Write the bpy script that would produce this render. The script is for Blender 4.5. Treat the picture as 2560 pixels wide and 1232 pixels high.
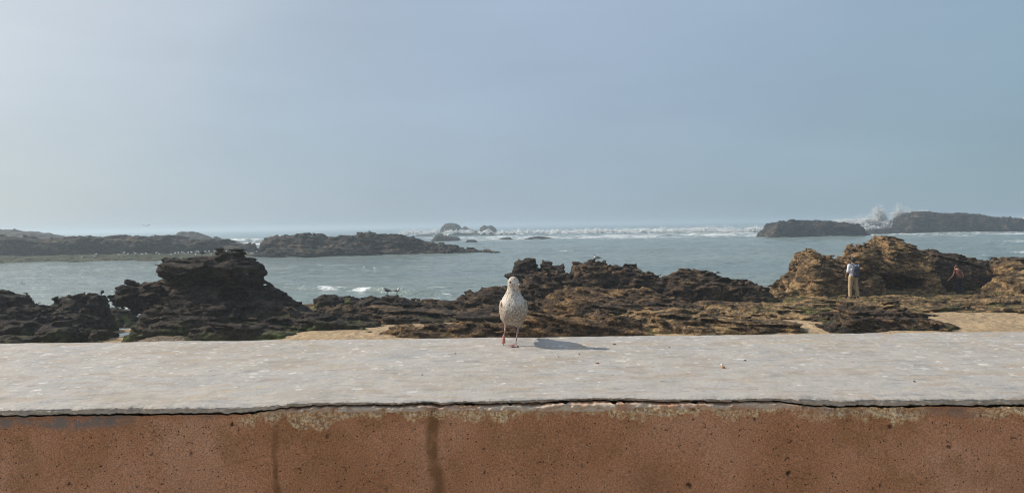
import bpy, bmesh, math, random
import numpy as np
from mathutils import Vector, Matrix

random.seed(7)
rng = np.random.default_rng(7)
for o in list(bpy.data.objects):
    bpy.data.objects.remove(o)
scene = bpy.context.scene
COL = scene.collection

# ------------------------------------------------------------------ camera
F_PX = 1898.0                      # focal length for a 2560 px wide picture
CAM_Z = 4.4                        # metres above the sea
PITCH = math.atan(53.0 / F_PX)     # looking slightly down
ROLL = 0.0158
_fwd = Vector((0, math.cos(PITCH), -math.sin(PITCH)))
_r0 = Vector((1, 0, 0)); _u0 = _r0.cross(_fwd)
_right = _r0 * math.cos(ROLL) - _u0 * math.sin(ROLL)
_up = _u0 * math.cos(ROLL) + _r0 * math.sin(ROLL)
cam_data = bpy.data.cameras.new('camera')
cam = bpy.data.objects.new('camera', cam_data)
COL.objects.link(cam)
M = Matrix((( _right.x, _up.x, -_fwd.x, 0), (_right.y, _up.y, -_fwd.y, 0), (_right.z, _up.z, -_fwd.z, CAM_Z), (0, 0, 0, 1)))
cam.matrix_world = M
cam_data.sensor_width = 36.0
cam_data.lens = F_PX / 2560 * 36.0
cam_data.clip_start = 0.05
cam_data.clip_end = 20000
scene.camera = cam

def ray(px, py):
    return _fwd + _right * ((px - 1280) / F_PX) - _up * ((py - 616) / F_PX)
def P(px, py, Y):                  # world point seen at a photo pixel, at depth Y
    d = ray(px, py); t = Y / d.y
    return Vector((d.x * t, Y, CAM_Z + d.z * t))
def PZ(px, py, z):                 # world point seen at a photo pixel, at height z
    d = ray(px, py); t = (z - CAM_Z) / d.z
    return Vector((d.x * t, d.y * t, z))

# ------------------------------------------------------------------ light
SUN = Vector((-0.50, 0.135, 0.385)).normalized()
SUN_EL = math.asin(SUN.z)
SUN_AZ = math.atan2(SUN.x, SUN.y)          # clockwise from +Y
sun_data = bpy.data.lights.new('sun', 'SUN')
sun_data.energy = 4.6
sun_data.angle = math.radians(0.55)
sun_data.color = (1.0, 0.90, 0.76)
sun = bpy.data.objects.new('sun', sun_data)
sun.rotation_euler = SUN.to_track_quat('Z', 'Y').to_euler()
sun.location = (-20, 6, 30)
COL.objects.link(sun)

world = bpy.data.worlds.new('World')
scene.world = world
world.use_nodes = True
wn = world.node_tree.nodes; wl = world.node_tree.links
wn.clear()
w_out = wn.new('ShaderNodeOutputWorld')
w_bg = wn.new('ShaderNodeBackground')
w_sky = wn.new('ShaderNodeTexSky')
w_sky.sky_type = 'NISHITA'
w_sky.sun_disc = False
w_sky.sun_elevation = SUN_EL
w_sky.sun_rotation = SUN_AZ
w_sky.air_density = 1.0
w_sky.dust_density = 1.5
w_sky.ozone_density = 2.0
w_bg.inputs['Strength'].default_value = 0.10
# hazy air of the sky: brighter and paler towards the sun, deeper away from it, less blue near the horizon
w_geo = wn.new('ShaderNodeTexCoord')
w_dot = wn.new('ShaderNodeVectorMath'); w_dot.operation = 'DOT_PRODUCT'
w_dot.inputs[1].default_value = SUN
wl.new(w_geo.outputs['Generated'], w_dot.inputs[0])
w_mr = wn.new('ShaderNodeMapRange'); w_mr.inputs[1].default_value = -1; w_mr.inputs[2].default_value = 1
wl.new(w_dot.outputs['Value'], w_mr.inputs[0])
w_r = wn.new('ShaderNodeValToRGB'); e = w_r.color_ramp; e.interpolation = 'B_SPLINE'
SKYC = [(.0, (.20, .31, .40)), (.36, (.265, .385, .465)), (.48, (.315, .43, .53)), (.60, (.37, .465, .59)), (.70, (.40, .495, .60)), (.80, (.43, .515, .60)), (1., (1.0, 1.0, .95))]
while len(e.elements) < len(SKYC): e.elements.new(.5)
for el, (p_, c_) in zip(e.elements, SKYC): el.position = p_; el.color = (*c_, 1)
wl.new(w_mr.outputs[0], w_r.inputs[0])
w_x = wn.new('ShaderNodeSeparateXYZ'); wl.new(w_geo.outputs['Generated'], w_x.inputs[0])
w_e = wn.new('ShaderNodeValToRGB'); e = w_e.color_ramp
e.elements[0].position = 0; e.elements[0].color = (.97, .985, .96, 1); e.elements[1].position = .45; e.elements[1].color = (1.05, 1.04, 1.10, 1)
wl.new(w_x.outputs[2], w_e.inputs[0])
w_m1 = wn.new('ShaderNodeMix'); w_m1.data_type = 'RGBA'; w_m1.blend_type = 'MULTIPLY'; w_m1.inputs[0].default_value = 1
wl.new(w_r.outputs[0], w_m1.inputs[6]); wl.new(w_e.outputs[0], w_m1.inputs[7])
w_sc = wn.new('ShaderNodeVectorMath'); w_sc.operation = 'SCALE'; w_sc.inputs['Scale'].default_value = 10.0
wl.new(w_m1.outputs[2], w_sc.inputs[0])
w_m2 = wn.new('ShaderNodeMix'); w_m2.data_type = 'RGBA'; w_m2.inputs[0].default_value = .85
wl.new(w_sky.outputs[0], w_m2.inputs[6]); wl.new(w_sc.outputs[0], w_m2.inputs[7])
w_mp = wn.new('ShaderNodeMapping'); w_mp.inputs['Scale'].default_value = (1.2, 1.2, 5.0); w_mp.inputs['Rotation'].default_value = (0, .25, 0); wl.new(w_geo.outputs['Generated'], w_mp.inputs[0])
w_nz = wn.new('ShaderNodeTexNoise'); w_nz.inputs['Scale'].default_value = 2.2; w_nz.inputs['Detail'].default_value = 4; wl.new(w_mp.outputs[0], w_nz.inputs['Vector'])
w_nr = wn.new('ShaderNodeMapRange'); w_nr.inputs[1].default_value = .3; w_nr.inputs[2].default_value = .7; w_nr.inputs[3].default_value = .955; w_nr.inputs[4].default_value = 1.045; wl.new(w_nz.outputs[0], w_nr.inputs[0])
w_v = wn.new('ShaderNodeVectorMath'); w_v.operation = 'SCALE'; wl.new(w_m2.outputs[2], w_v.inputs[0]); wl.new(w_nr.outputs[0], w_v.inputs['Scale'])
wl.new(w_v.outputs[0], w_bg.inputs['Color'])
wl.new(w_bg.outputs[0], w_out.inputs['Surface'])

scene.view_settings.view_transform = 'Standard'
scene.view_settings.look = 'None'
scene.view_settings.exposure = 0.0
scene.view_settings.gamma = 1.0
scene.view_settings.use_curve_mapping = False
cy = scene.cycles
cy.max_bounces = 5; cy.diffuse_bounces = 3; cy.glossy_bounces = 3; cy.transmission_bounces = 3
cy.volume_bounces = 1; cy.transparent_max_bounces = 8
cy.use_denoising = True
cy.filter_width = 1.1
cy.caustics_reflective = False; cy.caustics_refractive = False
scene.render.use_persistent_data = False

# ------------------------------------------------------------------ noise and fields
_G = rng.normal(size=(4096, 3)).astype(np.float32)
_G /= np.linalg.norm(_G, axis=1)[:, None]
def perlin(x, y, z, seed=0):
    x = np.asarray(x, np.float32); y = np.asarray(y, np.float32); z = np.asarray(z, np.float32)
    xf = np.floor(x); yf = np.floor(y); zf = np.floor(z)
    ix = xf.astype(np.int64); iy = yf.astype(np.int64); iz = zf.astype(np.int64)
    x = x - xf; y = y - yf; z = z - zf
    u = x*x*x*(x*(x*6-15)+10); v = y*y*y*(y*(y*6-15)+10); w = z*z*z*(z*(z*6-15)+10)
    hx = (ix*73856093, (ix+1)*73856093); hy = (iy*19349663, (iy+1)*19349663); hz = (iz*83492791 + seed*2654435, (iz+1)*83492791 + seed*2654435)
    r = None; acc = []
    for a in (0, 1):
        for b in (0, 1):
            hab = hx[a] ^ hy[b]
            n = []
            for c in (0, 1):
                h = hab ^ hz[c]
                h = (h ^ (h >> 13)) & 4095
                g = _G[h]
                n.append(g[..., 0]*(x-a) + g[..., 1]*(y-b) + g[..., 2]*(z-c))
            acc.append(n[0] + w*(n[1]-n[0]))
    n0 = acc[0] + v*(acc[1]-acc[0]); n1 = acc[2] + v*(acc[3]-acc[2])
    return (n0 + u*(n1-n0)) * 1.6
def fbm(x, y, z, octs=3, seed=0, gain=.5):
    s = 0; a = 1; f = 1
    for i in range(octs):
        s = s + a*perlin(x*f, y*f, z*f, seed+i*17); a *= gain; f *= 2.03
    return s

def nets(D, lo, vs):
    """surface nets: zero level of D as vertices and quads"""
    S = D < 0
    nx, ny, nz = D.shape
    c = np.zeros((nx-1, ny-1, nz-1), np.int8)
    for i in (0, 1):
        for j in (0, 1):
            for k in (0, 1):
                c += S[i:nx-1+i, j:ny-1+j, k:nz-1+k]
    act = (c > 0) & (c < 8)
    I, J, K = np.nonzero(act)
    n = len(I)
    vid = np.full(act.shape, -1, np.int32); vid[I, J, K] = np.arange(n)
    off = [(a, b, d) for a in (0, 1) for b in (0, 1) for d in (0, 1)]
    cv = [D[I+a, J+b, K+d] for a, b, d in off]
    pos = np.zeros((n, 3), np.float32); cnt = np.zeros(n, np.float32)
    for p in range(8):
        for q in range(p+1, 8):
            A = off[p]; B = off[q]
            if sum(abs(A[t]-B[t]) for t in range(3)) != 1: continue
            m = (cv[p] < 0) != (cv[q] < 0)
            den = cv[p]-cv[q]; den = np.where(np.abs(den) < 1e-9, 1e-9, den)
            t = np.clip(cv[p]/den, 0, 1)
            for ax in range(3):
                pos[:, ax] += np.where(m, A[ax] + t*(B[ax]-A[ax]), 0)
            cnt += m
    pos /= np.maximum(cnt, 1)[:, None]
    pos += np.stack([I, J, K], 1)
    pos = pos*vs + np.asarray(lo, np.float32)
    quads = []
    def add(m, offs, flipm):
        i, j, k = np.nonzero(m)
        fl = flipm[i, j, k]
        q = np.stack([vid[i+a, j+b, k+d] for a, b, d in offs], 1)
        q[fl] = q[fl][:, ::-1]
        quads.append(q)
    s0 = S[:-1, 1:-1, 1:-1]; s1 = S[1:, 1:-1, 1:-1]; add(s0 != s1, [(0,0,0),(0,1,0),(0,1,1),(0,0,1)], s1)
    s0 = S[1:-1, :-1, 1:-1]; s1 = S[1:-1, 1:, 1:-1]; add(s0 != s1, [(0,0,0),(0,0,1),(1,0,1),(1,0,0)], s1)
    s0 = S[1:-1, 1:-1, :-1]; s1 = S[1:-1, 1:-1, 1:]; add(s0 != s1, [(0,0,0),(1,0,0),(1,1,0),(0,1,0)], s1)
    F = np.concatenate(quads)
    F = F[(F >= 0).all(1)]
    return pos, F

def mesh_np(name, V, F, smooth=True):
    me = bpy.data.meshes.new(name)
    F = np.asarray(F, np.int32); k = F.shape[1]
    me.vertices.add(len(V)); me.vertices.foreach_set('co', np.asarray(V, np.float32).ravel())
    me.loops.add(F.size); me.loops.foreach_set('vertex_index', F.ravel())
    me.polygons.add(len(F))
    me.polygons.foreach_set('loop_start', np.arange(0, F.size, k, dtype=np.int32))
    try: me.polygons.foreach_set('loop_total', np.full(len(F), k, np.int32))
    except Exception: pass
    me.polygons.foreach_set('use_smooth', np.full(len(F), smooth, bool))
    me.update(calc_edges=True); me.validate()
    return me

def link(name, me, mats=None, parent=None, label=None, cat=None, group=None, kind=None, loc=None):
    o = bpy.data.objects.new(name, me)
    COL.objects.link(o)
    if mats is not None and me is not None:
        for m in (mats if isinstance(mats, (list, tuple)) else [mats]):
            if len(me.materials) < (len(mats) if isinstance(mats, (list, tuple)) else 1):
                me.materials.append(m)
    if parent is not None: o.parent = parent
    if label: o['label'] = label
    if cat: o['category'] = cat
    if group: o['group'] = group
    if kind: o['kind'] = kind
    if loc is not None: o.location = loc
    return o

def attr(me, name, vals):
    a = me.attributes.new(name, 'FLOAT', 'POINT')
    a.data.foreach_set('value', np.asarray(vals, np.float32))

def drop_bits(V, F, keep=.12):
    # loose crumbs cut off by the noise are removed
    n = len(V); lab = np.arange(n)
    E = np.concatenate([F[:, [0, 1]], F[:, [1, 2]], F[:, [2, 3]]])
    for _ in range(200):
        m = np.minimum(lab[E[:, 0]], lab[E[:, 1]])
        new = lab.copy(); np.minimum.at(new, E[:, 0], m); np.minimum.at(new, E[:, 1], m)
        new = new[new]; new = new[new]
        if (new == lab).all(): break
        lab = new
    cnt = np.bincount(lab, minlength=n)
    ok = cnt[lab] > keep*cnt.max()
    F = F[ok[F[:, 0]]]
    idx = np.full(n, -1); idx[ok] = np.arange(ok.sum())
    return V[ok], idx[F].astype(np.int32)

class Field:
    def __init__(s, lo, hi, vs):
        s.lo = np.array(lo, np.float64); s.vs = vs
        n = np.ceil((np.array(hi)-s.lo)/vs).astype(int)+1
        s.x = (s.lo[0]+np.arange(n[0])*vs).astype(np.float32)
        s.y = (s.lo[1]+np.arange(n[1])*vs).astype(np.float32)
        s.z = (s.lo[2]+np.arange(n[2])*vs).astype(np.float32)
        s.D = np.full(n, 1e3, np.float32)
    def sl(s, lo, hi):
        a = []
        for v, l, h in zip((s.x, s.y, s.z), lo, hi):
            a.append(slice(int(np.searchsorted(v, l)), int(np.searchsorted(v, h))))
        return tuple(a)
    def merge(s, sl, d, k, cut=False):
        A = s.D[sl]
        if A.size == 0: return
        if cut:
            h = np.maximum(k-np.abs(A+d), 0)/max(k, 1e-6)
            s.D[sl] = np.maximum(A, -d) + h*h*k*.25
        else:
            h = np.maximum(k-np.abs(A-d), 0)/max(k, 1e-6)
            s.D[sl] = np.minimum(A, d) - h*h*k*.25
    def caps(s, a, b, ra, rb=None, k=.02, cut=False, sc=(1, 1, 1)):
        rb = ra if rb is None else rb
        a = np.array(a, float); b = np.array(b, float); m = max(ra, rb)+k*2+s.vs*3
        sl = s.sl(np.minimum(a, b)-m*np.array(sc), np.maximum(a, b)+m*np.array(sc))
        X = s.x[sl[0]][:, None, None]; Y = s.y[sl[1]][None, :, None]; Z = s.z[sl[2]][None, None, :]
        ab = b-a; L = max((ab**2).sum(), 1e-9)
        t = np.clip(((X-a[0])*ab[0]+(Y-a[1])*ab[1]+(Z-a[2])*ab[2])/L, 0, 1)
        dx = (X-a[0]-t*ab[0])/sc[0]; dy = (Y-a[1]-t*ab[1])/sc[1]; dz = (Z-a[2]-t*ab[2])/sc[2]
        d = np.sqrt(dx*dx+dy*dy+dz*dz) - (ra+t*(rb-ra))
        s.merge(sl, d.astype(np.float32)*min(sc), k, cut)
    def ell(s, c, r, rot=None, n=2.0, k=.02, cut=False):
        c = np.array(c, float); r = np.array(r, float)
        m = r.max()*1.5+k*2+s.vs*3
        sl = s.sl(c-m, c+m)
        X = s.x[sl[0]][:, None, None]-c[0]; Y = s.y[sl[1]][None, :, None]-c[1]; Z = s.z[sl[2]][None, None, :]-c[2]
        if rot is not None:
            R = np.array(rot.to_3x3().transposed()) if not isinstance(rot, np.ndarray) else rot
            X, Y, Z = (R[0][0]*X+R[0][1]*Y+R[0][2]*Z, R[1][0]*X+R[1][1]*Y+R[1][2]*Z, R[2][0]*X+R[2][1]*Y+R[2][2]*Z)
        q = (np.abs(X/r[0])**n+np.abs(Y/r[1])**n+np.abs(Z/r[2])**n)**(1/n)
        qq = np.maximum(q, .15)
        g = np.sqrt(((np.abs(X)/r[0]/qq)**(n-1)/r[0])**2+((np.abs(Y)/r[1]/qq)**(n-1)/r[1])**2+((np.abs(Z)/r[2]/qq)**(n-1)/r[2])**2)
        d = np.where(q < .15, -r.min()*.85, (q-1)/np.maximum(g, 1/r.max()*.5))
        s.merge(sl, d.astype(np.float32), k, cut)
    def band(s, w, fn):
        I = np.nonzero(np.abs(s.D) < w)
        x = s.x[I[0]]; y = s.y[I[1]]; z = s.z[I[2]]
        s.D[I] -= fn(x, y, z).astype(np.float32)
    def mesh(s, name, clean=False):
        V, F = nets(s.D, s.lo, s.vs)
        if clean: V, F = drop_bits(V, F)
        return mesh_np(name, V, F)

# ------------------------------------------------------------------ node helpers
class NT:
    def __init__(s, name):
        s.m = bpy.data.materials.new(name); s.m.use_nodes = True
        s.t = s.m.node_tree; s.n = s.t.nodes; s.l = s.t.links
        s.bsdf = s.n['Principled BSDF']; s.out = s.n['Material Output']
        s.geo = s.n.new('ShaderNodeNewGeometry'); s.tc = s.n.new('ShaderNodeTexCoord')
    def _in(s, sock, v):
        if hasattr(v, 'is_output') or isinstance(v, bpy.types.NodeSocket): s.l.new(v, sock)
        elif v is not None:
            if sock.type == 'RGBA' and isinstance(v, (tuple, list)) and len(v) == 3: v = (*v, 1)
            sock.default_value = v
    def map(s, v, scale=(1, 1, 1), rot=(0, 0, 0), loc=(0, 0, 0)):
        n = s.n.new('ShaderNodeMapping'); s._in(n.inputs[0], v)
        n.inputs['Scale'].default_value = scale; n.inputs['Rotation'].default_value = rot; n.inputs['Location'].default_value = loc
        return n.outputs[0]
    def noise(s, v, scale, detail=4, rough=.55, dist=0, color=False):
        n = s.n.new('ShaderNodeTexNoise'); s._in(n.inputs['Vector'], v)
        n.inputs['Scale'].default_value = scale; n.inputs['Detail'].default_value = detail
        n.inputs['Roughness'].default_value = rough; n.inputs['Distortion'].default_value = dist
        return n.outputs[1 if color else 0]
    def vor(s, v, scale, feature='F1', out='Distance', rand=1, smooth=None):
        n = s.n.new('ShaderNodeTexVoronoi'); n.feature = feature; s._in(n.inputs['Vector'], v)
        n.inputs['Scale'].default_value = scale; n.inputs['Randomness'].default_value = rand
        return n.outputs[out]
    def ramp(s, v, stops, interp='LINEAR'):
        n = s.n.new('ShaderNodeValToRGB'); s._in(n.inputs[0], v); e = n.color_ramp; e.interpolation = interp
        while len(e.elements) < len(stops): e.elements.new(.5)
        for el, (p, c) in zip(e.elements, stops):
            el.position = p; el.color = (c, c, c, 1) if not isinstance(c, (tuple, list)) else (*c, 1)
        return n.outputs[0]
    def rng(s, v, a, b, c=0., d=1., smooth=True):
        n = s.n.new('ShaderNodeMapRange'); s._in(n.inputs[0], v)
        if smooth: n.interpolation_type = 'SMOOTHSTEP'
        for i, q in enumerate((a, b, c, d)): s._in(n.inputs[1+i], q)
        return n.outputs[0]
    def mix(s, f, a, b, mode='MIX'):
        n = s.n.new('ShaderNodeMix'); n.data_type = 'RGBA'; n.blend_type = mode
        s._in(n.inputs[0], f); s._in(n.inputs[6], a); s._in(n.inputs[7], b)
        return n.outputs[2]
    def math(s, op, a, b=None, clamp=False):
        n = s.n.new('ShaderNodeMath'); n.operation = op; n.use_clamp = clamp; s._in(n.inputs[0], a)
        if b is not None: s._in(n.inputs[1], b)
        return n.outputs[0]
    def attr(s, name):
        n = s.n.new('ShaderNodeAttribute'); n.attribute_name = name; return n.outputs['Fac']
    def xyz(s, v):
        n = s.n.new('ShaderNodeSeparateXYZ'); s._in(n.inputs[0], v); return n.outputs
    def bump(s, h, dist, strength=1., normal=None):
        n = s.n.new('ShaderNodeBump'); n.inputs['Strength'].default_value = strength; n.inputs['Distance'].default_value = dist
        s._in(n.inputs['Height'], h)
        if normal is not None: s._in(n.inputs['Normal'], normal)
        return n.outputs[0]
    def set(s, **k):
        for a, v in k.items():
            s._in(s.bsdf.inputs[a.replace('_', ' ')], v)
        return s.m

def plain(name, col, rough=.7, var=.15, scale=20, bump=0.):
    t = NT(name)
    c = t.mix(t.noise(t.tc.outputs['Object'], scale, 3), tuple(x*(1-var) for x in col), tuple(min(1, x*(1+var)) for x in col))
    t.set(Base_Color=c, Roughness=rough)
    if bump: t.set(Normal=t.bump(t.noise(t.tc.outputs['Object'], scale*2, 3), bump))
    return t.m
# ------------------------------------------------------------------ materials of the setting
def rock_mat(name, dark, mid, tan, tanlo=.5, s=1.0, algae=0., azlo=.8, azhi=1.3, sp=0.35, bumpd=.11, blk=.75):
    t = NT(name); p = t.geo.outputs['Position']
    ps = t.map(p, scale=(1, 1, 2.6), rot=(.12, -.08, 0))
    n1 = t.noise(ps, 1.1/s, 6, .6, .4)
    n2 = t.noise(ps, 5.5/s, 6, .65, .6)
    n3 = t.noise(ps, 16/s, 6, .75, .5)
    a = t.math('ADD', t.math('MULTIPLY', n1, .55), t.math('MULTIPLY', n2, .45))
    c = t.ramp(a, [(.36, dark), (.50, mid), (tanlo+.12, tan)])
    c = t.mix(t.rng(n3, .35, .7, 0, 1), t.mix(1., c, (.42, .40, .40), 'MULTIPLY'), t.mix(1., c, (1.45, 1.40, 1.32), 'MULTIPLY'))
    # black lichen crust and pale salt patches
    c = t.mix(t.math('MULTIPLY', t.rng(t.noise(p, 2.3/s, 5, .6), .53, .62), blk), c, tuple(x*.55 for x in dark))
    c = t.mix(t.math('MULTIPLY', t.rng(t.noise(p, 3.1/s, 6, .7, .5), .63, .72), sp), c, tuple(min(.6, x*1.5) for x in tan))
    if algae:
        z = t.xyz(p)[2]
        zz = t.math('ADD', z, t.math('MULTIPLY', t.math('SUBTRACT', t.noise(p, .9, 4), .5), 1.6))
        low = t.rng(zz, azhi, azlo)
        m = t.math('MULTIPLY', low, t.rng(t.noise(p, 1.7, 5, .6), .43, .56))
        g = t.mix(t.noise(p, 7, 4), (.045, .070, .014), (.17, .21, .045))
        c = t.mix(t.math('MULTIPLY', m, algae, True), c, g)
    v1 = t.vor(t.map(p, scale=(1, 1, 1.5)), 5.0/s)
    v2 = t.vor(p, 13.0/s)
    h = t.math('ADD', t.math('MULTIPLY', t.noise(ps, 9/s, 7, .68, .8), 1.2), t.math('MULTIPLY', v1, .8))
    h = t.math('ADD', h, t.math('MULTIPLY', v2, .45))
    t.set(Base_Color=c, Roughness=.9, Normal=t.bump(h, bumpd*s, 1.))
    t.bsdf.inputs['Specular IOR Level'].default_value = .25
    return t.m
M_left = rock_mat('rock_dark', (.013, .011, .011), (.048, .037, .030), (.15, .108, .075), .55, algae=.85, azlo=.8, azhi=1.35)
M_mid = rock_mat('rock_brown', (.015, .012, .011), (.072, .050, .034), (.24, .16, .09), .48, algae=.55, azlo=.7, azhi=1.2)
M_dome = rock_mat('rock_ochre', (.024, .017, .012), (.115, .072, .038), (.32, .20, .09), .44, blk=.6, algae=.35, azlo=.6, azhi=1.1)
M_right = rock_mat('rock_tan', (.028, .021, .015), (.175, .118, .062), (.47, .32, .16), .43, blk=.55, algae=.6, azlo=.75, azhi=1.2)
M_islet = rock_mat('rock_islet', (.010, .011, .012), (.035, .030, .025), (.20, .145, .095), .5, s=4, algae=0)
M_reef = rock_mat('reef_flat', (.016, .016, .014), (.045, .043, .030), (.13, .125, .085), .5, s=3, algae=.4, azlo=.3, azhi=1.6)
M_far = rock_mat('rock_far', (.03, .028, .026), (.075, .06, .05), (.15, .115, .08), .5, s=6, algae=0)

def m_sand():
    t = NT('sand'); p = t.geo.outputs['Position']
    c = t.ramp(t.noise(p, .8, 5, .6), [(.3, (.29, .205, .115)), (.6, (.40, .29, .165))])
    c = t.mix(t.rng(t.noise(t.map(p, scale=(1, 2.2, 1)), 3.2, 5, .7), .60, .68, 0, .8), c, (.12, .075, .04))
    wet = t.rng(t.xyz(p)[2], .75, .35)
    c = t.mix(t.math('MULTIPLY', wet, .6), c, (.12, .085, .05))
    h = t.math('ADD', t.noise(p, 4, 5, .6), t.math('MULTIPLY', t.vor(p, 3.), .6))
    return t.set(Base_Color=c, Roughness=t.rng(wet, 0, 1, .95, .5), Normal=t.bump(h, .14))
M_sand = m_sand()

def m_gravel():
    t = NT('gravel'); p = t.geo.outputs['Position']
    c = t.mix(t.vor(p, 14, out='Color'), (.09, .06, .035), (.25, .17, .10))
    c = t.mix(t.rng(t.noise(p, 1.5, 4), .45, .6, 0, .7), c, (.07, .055, .035))
    return t.set(Base_Color=c, Roughness=.85, Normal=t.bump(t.vor(p, 14), .05))
M_gravel = m_gravel()

def m_sea():
    t = NT('sea_water'); p = t.geo.outputs['Position']
    d = t.noise(t.map(p, scale=(.012, .03, 1)), 1, 4, .5)
    yy = t.xyz(p)
    c = t.mix(t.rng(d, .35, .65), (.165, .220, .215), (.215, .265, .245))
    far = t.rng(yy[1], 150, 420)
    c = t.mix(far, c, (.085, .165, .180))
    # pale suspended sand inside the lagoon near the surf
    f = t.attr('foam')
    ns = t.noise(t.map(p, scale=(.5, 1.6, 1)), .9, 6, .68, .6)
    nf = t.noise(t.map(p, scale=(1, 2.2, 1)), 3.4, 4, .6)
    nn = t.math('ADD', t.math('MULTIPLY', ns, .7), t.math('MULTIPLY', nf, .3))
    thr = t.math('SUBTRACT', .80, t.math('MULTIPLY', f, .43))
    fm = t.rng(t.math('SUBTRACT', nn, thr), -.02, .12)
    c = t.mix(t.math('MULTIPLY', f, .35, True), c, (.17, .235, .22))
    c = t.mix(fm, c, (.80, .82, .82))
    wv0 = t.math('MULTIPLY', t.noise(t.map(p, scale=(.14, .50, 1), rot=(0, 0, .12)), 1., 3, .55, .5), 1.7)
    wv = t.math('ADD', t.math('MULTIPLY', t.noise(t.map(p, scale=(.55, 1.5, 1)), 1.1, 4, .6, .4), 1.),
                t.math('MULTIPLY', t.noise(t.map(p, scale=(.8, 1.8, 1)), 4.5, 3, .55), .28))
    wv = t.math('ADD', wv, wv0)
    r = t.rng(fm, 0, 1, .13, .8)
    t.set(Base_Color=c, Roughness=r, IOR=1.333, Normal=t.bump(wv, .45, 1.))
    return t.m
M_sea = m_sea()

def m_cap():
    t = NT('worn_plaster_coping'); p = t.geo.outputs['Position']
    n = t.noise(p, 2.2, 6, .6, .3)
    c = t.ramp(n, [(.30, (.325, .295, .25)), (.5, (.385, .36, .325)), (.72, (.32, .315, .305))])
    st = t.map(p, scale=(.8, 2.6, 1), rot=(0, 0, .10))
    c = t.mix(t.rng(t.noise(st, 5, 6, .65, .5), .50, .62, 0, .6), c, (.33, .255, .18))
    c = t.mix(t.rng(t.noise(st, 9, 6, .7), .54, .62, 0, .6), c, (.23, .225, .22))
    c = t.mix(t.rng(t.noise(t.map(p, loc=(3.3, 7.1, 0)), 2.4, 6, .65, .8), .62, .70, 0, .55), c, (.40, .30, .17))
    c = t.mix(t.rng(t.noise(st, 38, 4, .7), .58, .70, 0, .55), c, (.20, .18, .16))
    # droppings: round splashes of several sizes
    def spots(scale, thr, loc, dens):
        q = t.map(p, loc=loc)
        w = t.n.new('ShaderNodeVectorMath'); w.operation = 'ADD'
        nz = t.noise(q, scale*2.2, 3, .6, color=True)
        sc = t.n.new('ShaderNodeVectorMath'); sc.operation = 'SCALE'; t.l.new(nz, sc.inputs[0]); sc.inputs['Scale'].default_value = .55/scale
        t.l.new(q, w.inputs[0]); t.l.new(sc.outputs[0], w.inputs[1])
        dd = t.vor(w.outputs[0], scale)
        cc = t.xyz(t.vor(w.outputs[0], scale, out='Color'))
        r = t.math('MULTIPLY', cc[0], thr)
        m = t.rng(t.math('SUBTRACT', dd, r), .02, -.03)
        keep = t.math('GREATER_THAN', cc[1], t.math('SUBTRACT', 1., dens))
        return t.math('MULTIPLY', m, keep)
    y = t.xyz(p)[1]
    back = t.rng(y, 2.95, 4.3, .12, .72)
    s1 = spots(13, .34, (0, 0, 0), back)
    s2 = spots(30, .38, (5, 2, 0), back)
    s3 = spots(7, .22, (1, 9, 0), t.math('MULTIPLY', back, .5))
    m = t.math('MAXIMUM', s1, t.math('MAXIMUM', s2, s3))
    m = t.math('MULTIPLY', m, t.rng(t.noise(st, 26, 4, .7), .40, .62, .1, .95))
    c = t.mix(t.math('MULTIPLY', m, .8), c, (.68, .67, .64))
    dk = t.math('MULTIPLY', t.math('LESS_THAN', t.vor(t.map(p, loc=(2, 4, 0)), 16), .075), t.math('GREATER_THAN', t.noise(p, 6), .5))
    c = t.mix(t.math('MULTIPLY', dk, .75), c, (.10, .08, .07))
    dirt = t.attr('edge')
    c = t.mix(dirt, c, t.mix(t.noise(p, 60, 4), (.26, .21, .16), (.60, .53, .44)))
    h = t.math('ADD', t.math('MULTIPLY', t.noise(p, 3.5, 6, .6), 1.0), t.math('MULTIPLY', t.noise(st, 32, 4, .6), .16))
    h = t.math('SUBTRACT', h, t.math('MULTIPLY', dk, .05))
    return t.set(Base_Color=c, Roughness=.72, Normal=t.bump(h, .035, .8))
M_cap = m_cap()

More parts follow.
